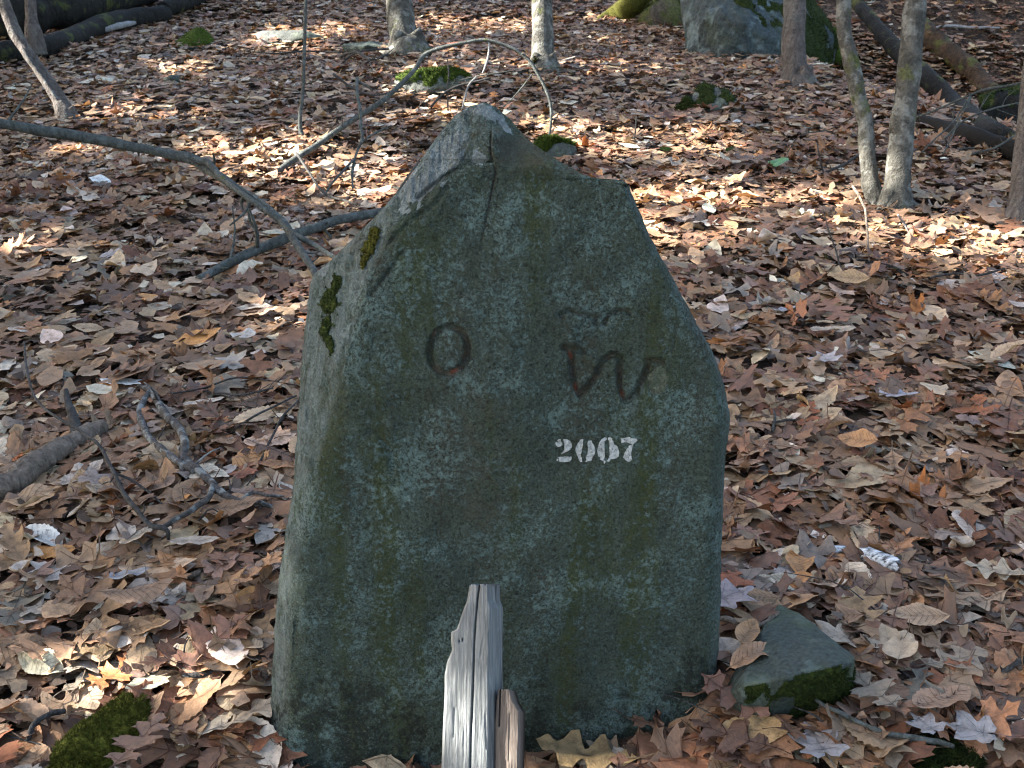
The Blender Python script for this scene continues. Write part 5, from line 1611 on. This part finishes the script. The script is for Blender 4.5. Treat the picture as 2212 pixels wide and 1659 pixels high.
big_leaf('oak_leaf', 'dark brown oak leaf lying flat just below the wedge rock', 'red_oak', 1590, 1592, .17, 150, (.135, .062, .037), .3, .2, .03)
big_leaf('oak_leaf', 'olive tan oak leaf with pointed lobes below the wedge rock right end', 'red_oak', 1888, 1490, .15, 112, (.235, .185, .125), .4, .1, .03)
big_leaf('beech_leaf', 'large smooth tan folded leaf near the right bottom, above the maple leaves', 'beech', 2030, 1512, .16, 32, (.34, .20, .115), 1.3, .3, .02, (-12, 6), .06)
big_leaf('beech_leaf', 'tan ribbed leaf lying right of the wedge rock, upper one', 'beech', 1990, 1330, .13, 175, (.42, .27, .15), .6, .3, .02, (-6, 0), .06)
big_leaf('folded_leaf', 'pale cream folded leaf with a torn edge right of the wedge rock', 'birch', 1948, 1398, .10, 65, (.46, .36, .24), 1.6, .3, .03, (-14, -6), .065)
big_leaf('oak_leaf', 'pale round lobed oak leaf at the right edge below the birch bark', 'white_oak', 2160, 1232, .14, 160, (.42, .34, .23), .5, .3, .04, (-5, 0), .06)
big_leaf('oak_leaf', 'broad olive leaf with holes right of the folded cream leaf', 'white_oak', 2060, 1425, .15, 20, (.25, .19, .125), .3, .2, .03)
big_leaf('curled_leaf', 'orange curled leaf between the pale stick and the wedge rock', 'beech', 1612, 1372, .095, 60, (.42, .215, .085), 3.2, .8, .04, (10, 0), .075)
big_leaf('curled_leaf', 'tan curled leaf draped toward the wedge rock left side', 'beech', 1628, 1412, .12, 20, (.34, .185, .09), 2.0, -1.0, .05, (0, -10), .09)
big_leaf('oak_leaf', 'brown pointed oak leaf overlapping the mossy rock in the bottom left', 'red_oak', 296, 1604, .165, 75, (.185, .095, .058), .5, .2, .03, (-8, 0), .085)
big_leaf('oak_leaf', 'sunlit pale oak leaf touching the stone left foot', 'white_oak', 530, 1545, .15, 35, (.46, .37, .26), .5, .2, .05, (-10, -8), .06)
big_leaf('oak_leaf', 'orange tan oak leaf propped against the stone left edge', 'pin_oak', 556, 1235, .14, 50, (.36, .185, .085), .7, .4, .05, (-20, -12), .08)
big_leaf('beech_leaf', 'large pale ribbed beech leaf left of the stone above the dead branch', 'beech', 436, 868, .125, 28, (.60, .50, .39), .5, .2, .02, (-10, 0), .06)
big_leaf('beech_leaf', 'broad tan rounded leaf under the dead branch', 'birch', 335, 1040, .15, 100, (.33, .19, .11), .4, .2, .02, (-6, 0), .045)
big_leaf('beech_leaf', 'pale speckled leaf hanging on the hooked dark twig, right one', 'beech', 292, 1160, .12, 75, (.50, .40, .28), .8, .2, .02, (-14, 6), .07)
big_leaf('beech_leaf', 'whitish speckled leaf below the hooked dark twig, left one', 'birch', 262, 1150, .10, 110, (.52, .45, .36), .6, .2, .03, (-8, 0), .055)
big_leaf('beech_leaf', 'pale oval leaf with spots lying right of the hooked dark twig', 'beech', 415, 1168, .115, 8, (.50, .41, .31), .4, .2, .02, (-8, 0), .055)
big_leaf('beech_leaf', 'pale triangular upright leaf at the left below the log end', 'beech', 170, 1100, .10, 85, (.48, .40, .30), 2.2, .3, .02, (-38, 0), .08)
big_leaf('beech_leaf', 'cupped cream leaf at the left edge under the log', 'beech', 62, 1090, .12, 60, (.47, .39, .28), 1.8, .4, .02, (-30, 0), .08)
big_leaf('beech_leaf', 'rolled orange tan leaf standing beside the stone left edge', 'beech', 542, 1118, .085, 95, (.42, .25, .15), 3.0, .3, .02, (-35, 10), .07)
big_leaf('pale_leaf', 'whitish notched leaf in the open litter left of the stone shoulder', 'birch', 525, 724, .10, 160, (.62, .56, .48), .4, .2, .06, (-10, 0), .055)
big_leaf('pale_leaf', 'pale round leaf at the left, one of the largest near the thin upright twig', 'birch', 222, 758, .10, 80, (.50, .41, .32), .5, .2, .04, (-14, 0), .055)
big_leaf('grey_leaf', 'bluish grey leaf in the lower left', 'birch', 275, 1350 - 110, .09, 30, (.33, .34, .36), .5, .2, .05, (-10, 0), .06)
big_leaf('curled_leaf', 'big brown curled leaf with ribs in the lower left', 'beech', 290, 1275, .15, 20, (.27, .16, .09), -2.6, .5, .03, (0, 0), .10)
big_leaf('curled_leaf', 'tan pointed leaf rolled like a cone at the right edge', 'beech', 2176, 760, .15, 25, (.50, .36, .22), 3.8, .3, .02, (-15, -18), .10)
big_leaf('curled_leaf', 'long pale leaf rolled lengthwise in the litter right of the stone', 'chestnut', 1795, 712, .17, 8, (.46, .36, .25), 2.0, .2, .05, (0, 0), .06)
big_leaf('orange_leaf', 'bright orange tan leaf standing up right of the stone middle', 'beech', 1858, 950, .12, 135, (.42, .215, .085), 1.5, .4, .03, (-30, 10), .075)
big_leaf('orange_leaf', 'orange oval leaf beyond the stone right shoulder', 'birch', 1502, 432, .13, 10, (.45, .15, .05), .6, .2, .03, (-18, 0), .07)
big_leaf('orange_leaf', 'orange leaf standing upright above the dark branch at right', 'chestnut', 1892, 580, .17, 75, (.38, .165, .06), 1.2, .3, .03, (-55, 0), .10)
big_leaf('ribbed_leaf', 'ribbed tan leaf lying on the dark half buried branch', 'beech', 1840, 600, .15, 165, (.42, .27, .13), 1.4, .3, .02, (-25, 0), .09)
big_leaf('pale_leaf', 'pale yellow star shaped leaf beside the stone right shoulder', 'pin_oak', 1500, 662, .11, 60, (.45, .35, .23), .4, .2, .03, (-15, 0), .06)
big_leaf('maple_leaf', 'bluish grey leaf tucked under leaves in the right middle', 'maple', 1700, 668, .10, 40, (.40, .40, .42), .5, .2, .04, (-10, 0), .055)
big_leaf('maple_leaf', 'lavender grey leaf in the right middle litter', 'maple', 1780, 772, .11, 100, (.39, .37, .38), .5, .3, .05, (-10, 0), .06)
big_leaf('maple_leaf', 'lavender toothed leaf lower in the right middle litter', 'maple', 1945, 852, .12, 10, (.40, .37, .39), .4, .2, .03, (-8, 0), .055)
# green leaves
for x, y, L, yaw, lab in ((1684, 350, .17, 115, 'larger bright green fern like leaf at right of the stone top'), (1578, 322, .12, 60, 'small green leaf left of the larger green one'),
                          (1440, 322, .10, 20, 'faint green leaf just right of the stone peak')):
    me = leaf_mesh('chestnut', L, .4, .4, .03, .3, 1.0, 'green_leaf')
    me.materials.clear()
    me.materials.append(M['green'])
    o = obj('green_leaf', me, None, None, G(x, y, .09))
    o.rotation_euler = (math.radians(-35), math.radians(10), math.radians(yaw))
    tag(o, lab, 'leaf')

# ------------------------------------------------------------------ birch bark curls
def birch_piece(label, a, b, r_px, lift, seed):
    m = NT('birch_bark_piece')
    v = m.coord()
    n = m.noise(m.coord((60, 60, 60)), 1.0, 4, 0.6)
    nn = m.noise(m.coord((30, 130, 130)), 1.0, 4, 0.65)
    c = m.ramp(nn, [(0.38, (0.03, 0.03, 0.03)), (0.50, (0.42, 0.44, 0.44)), (0.68, (0.72, 0.74, 0.74))])
    mat = m.done(m.bsdf(c, 0.6, m.bump(nn, 0.6, 0.004)))
    P0, P1 = G(*a, lift), G(*b, lift)
    d = P1 - P0
    n_ = 14
    r = r_px / FPX * depth_of(P0)
    ax = d / np.linalg.norm(d)
    up = np.array([0, 0, 1.0])
    sd = np.cross(ax, up)
    sd /= np.linalg.norm(sd)
    up = np.cross(sd, ax)
    ang = np.linspace(-0.3, 4.9, 22)
    rr = np.linspace(r, r * 0.82, 22)
    T = np.linspace(0, 1, n_)
    V = []
    for t in T:
        for q, (aa, r_) in enumerate(zip(ang, rr)):
            e = 0.012 * vnoise(np.array([[q * .6, t * 2.0, seed]]), seed)[0] * (1 if t in (0, 1) else 0.15)
            V.append(P0 + d * t + ax * e + sd * math.cos(aa) * r_ + up * math.sin(aa) * r_)
    V = np.array(V)
    i = np.arange(n_ - 1)[:, None] * 22
    j = np.arange(21)[None, :]
    F = np.stack([i + j, i + j + 1, i + 23 + j, i + 22 + j], 2).reshape(-1, 4)
    me = new_mesh('birch_bark', V - P0, F)
    o = obj('birch_bark', me, mat, None, P0)
    tag(o, label, 'bark')
birch_piece('white birch bark curl with black marks lying right of the stone', (1868, 1196), (1940, 1224), 19, .045, 3)
birch_piece('smaller white birch bark scrap left of the larger curl', (1788, 1188), (1824, 1186), 10, .04, 5)

# ------------------------------------------------------------------ loose twig bits in the litter
b = Bag()
g = np.random.default_rng(88)
n_t = 0
while n_t < 150:
    px, py = g.uniform(0, 2212), 60 + 1590 * g.random() ** 1.3
    if lx(LEFT, max(py, 222)) - 20 < px < lx(RIGHT_E, max(py, 222)) + 20 and py > 222:
        continue
    p = G(px, py, 0.035)
    a = g.uniform(0, np.pi)
    L = g.uniform(0.05, 0.22)
    dv = np.array([math.cos(a), math.sin(a), g.normal(0.05, 0.12)]) * L
    q = smooth_path([p, p + dv * 0.5 + g.normal(0, 0.012, 3), p + dv], 6)
    b.add(*tube(q, np.linspace(1, .5, 6) * g.uniform(0.0010, 0.0028), 5))
    n_t += 1
o = obj('twig_litter', b.mesh('twig_litter'), M['twig'], FLOOR)
o['kind'] = 'stuff'

# ------------------------------------------------------------------ unseen hemlocks added on the sunny side, crowns shaped to dapple the light
SHAFTS = [  # traced sunny patches on the ground: x, y, half sizes
    (640, 352, 120, 34), (740, 385, 85, 40), (800, 425, 60, 26), (500, 338, 60, 14), (700, 330, 60, 22), (865, 400, 40, 60), (560, 395, 50, 16),
    (1420, 470, 68, 40), (1530, 440, 80, 26), (1650, 455, 110, 30), (1790, 462, 100, 26), (1470, 540, 50, 22), (1600, 520, 60, 18),
    (1990, 525, 110, 26), (2110, 540, 110, 32), (2200, 560, 60, 40), (1985, 500, 60, 14),
    (535, 1560, 46, 24), (600, 1490, 16, 34), (330, 1455, 44, 9), (255, 1492, 34, 8), (0, 1620, 40, 34), (190, 1630, 34, 26), (470, 1424, 30, 7),
    (640, 95, 90, 20), (760, 75, 60, 12), (960, 185, 90, 22), (1000, 250, 80, 16), (1230, 290, 60, 16), (330, 240, 60, 10), (1330, 330, 60, 20), (1100, 60, 90, 14), (980, 60, 70, 12), (1560, 330, 70, 14),
    (420, 160, 60, 10), (1490, 130, 60, 14), (1380, 90, 60, 12), (200, 340, 40, 9), (130, 560, 40, 9), (640, 700, 24, 10), (1520, 300, 50, 12)]
LINES = [(at_depth(990, 1640, depth_of(ST_O) - 0.02), 0.045), (at_depth(985, 1560, depth_of(ST_O)), 0.035), (at_depth(850, 40, d1), 0.22), (at_depth(852, 90, d1), 0.16), (at_depth(1158, 60, d2), 0.18), (at_depth(1158, 10, d2), 0.18), (at_depth(1155, 120, d2), 0.13),
         (at_depth(70, 130, d8), 0.13), (at_depth(100, 180, d8), 0.10), (at_depth(1340, 15, d3), 0.3), (at_depth(1190, 230, dE), 0.12), (at_depth(1175, 190, dE), 0.10), (at_depth(1000, 95, dE), 0.12), (at_depth(690, 308, dA), .1),
         (at_depth(1868, 350, d5), 0.03), (at_depth(1870, 420, d5), 0.03), (at_depth(1920, 400, d6), 0.02)]
def hemlocks():
    g = np.random.default_rng(99)
    def sprays(n, L0, L1, w0, w1, mg, patchy):
        gx = g.uniform(-5.2, 7.5, n)
        gy = g.uniform(-0.6, 16.5, n)
        gz = height(gx, gy)
        far = sstep(3.6, 6.0, gy) * patchy
        qx, qy, qz = to_px(np.stack([gx, gy, gz], 1))
        beyond = (gx - _A[0]) * _N[0] + (gy - _A[1]) * _N[1] > 0.2
        far = np.where(beyond | ((qx < 430) & (qy < 125)), 0.0, far)
        clump = noise2(gx, gy, 1.5, 15, 2)
        keep = g.random(n) < 1.0 - far * np.clip(-0.18 + 1.0 * clump, 0.0, 0.85)
        gx, gy, gz = gx[keep], gy[keep], gz[keep]
        cxr = -9.6 + g.uniform(-1.5, 1.5, len(gx))
        t = (cxr - gx) / SUN_DIR[0]
        c = np.stack([gx, gy, gz], 1) + SUN_DIR * t[:, None]
        px, py, zz = to_px(np.stack([gx, gy, gz], 1))
        wob = 1 + 0.45 * noise2(gx, gy, 5.0, 7, 2)
        lit_ = np.zeros(len(gx), bool)
        mx = mg * FPX / np.maximum(zz, 0.3)
        for (x, y, a, b_) in SHAFTS:
            lit_ |= (((px - x) / (a + mx)) ** 2 + ((py - y) / (b_ + 0.55 * mx)) ** 2 < wob) & (zz > 0.3)
        for P, r in LINES:
            rel = c - P
            al = rel @ SUN_DIR
            dist = np.linalg.norm(rel - al[:, None] * SUN_DIR, axis=1)
            lit_ |= (dist < r + mg * 0.8)
        c = c[~lit_]
        m = len(c)
        d = g.normal(0, 1, (m, 3)); d[:, 2] *= 0.35
        d /= np.linalg.norm(d, axis=1)[:, None]
        s = np.cross(d, g.normal(0, 1, (m, 3)) + np.array([0, 0, 1.5]))
        s /= np.linalg.norm(s, axis=1)[:, None]
        L = g.uniform(L0, L1, m)[:, None]
        w = g.uniform(w0, w1, m)[:, None]
        return c, np.stack([c - d * L, c + s * w, c + d * L, c - s * w], 1)
    A = sprays(34000, 0.16, 0.26, 0.07, 0.11, 0.17, 1.0)
    B_ = sprays(120000, 0.05, 0.09, 0.022, 0.036, 0.025, 1.0)
    c = np.concatenate([A[0], B_[0]])
    V = np.concatenate([A[1], B_[1]])
    ty = np.arange(-1.0, 17.6, 2.3)
    owner = np.argmin(np.abs(c[:, 1][:, None] + 0.4 * np.sin(c[:, 2] * 3)[:, None] - ty[None, :]), 1)
    for k, y in enumerate(ty):
        x = -9.6 + 0.5 * math.sin(k * 2.1)
        b0 = np.array([x, y, float(height(x, y))])
        root = empty('shade_hemlock', b0)
        tag(root, 'dark unseen hemlock added at left for dappled shade, %s in its row from the camera' % ('first second third fourth fifth sixth seventh eighth ninth tenth'.split()[k]), 'tree', 'shade hemlocks added beyond the left edge')
        H = 10.5
        P = smooth_path([b0 - np.array([0, 0, .2]), b0 + np.array([.05, 0, H * .5]), b0 + np.array([0, .05, H])], 24)
        bg_ = Bag()
        bg_.add(*tube(P, np.linspace(0.09, 0.015, 24), 8))
        ow = c[owner == k]
        for q in ow[:: max(1, len(ow) // 60)]:
            hz = max(0.5, q[2] - b0[2] - 0.35)
            s0 = b0 + np.array([0, 0, min(hz, H - .1)])
            bg_.add(*tube(smooth_path([s0, (s0 + q) / 2 + np.array([0, 0, .1]), q], 5), np.linspace(0.018, 0.004, 5), 4))
        obj('trunk', bg_.mesh('trunk', b0), M['brownbark'], root)
        vk = V[owner == k].reshape(-1, 3)
        if len(vk):
            o = obj('crown', new_mesh('crown', vk - b0, np.arange(len(vk)).reshape(-1, 4), False), M['needles'], root)
hemlocks()
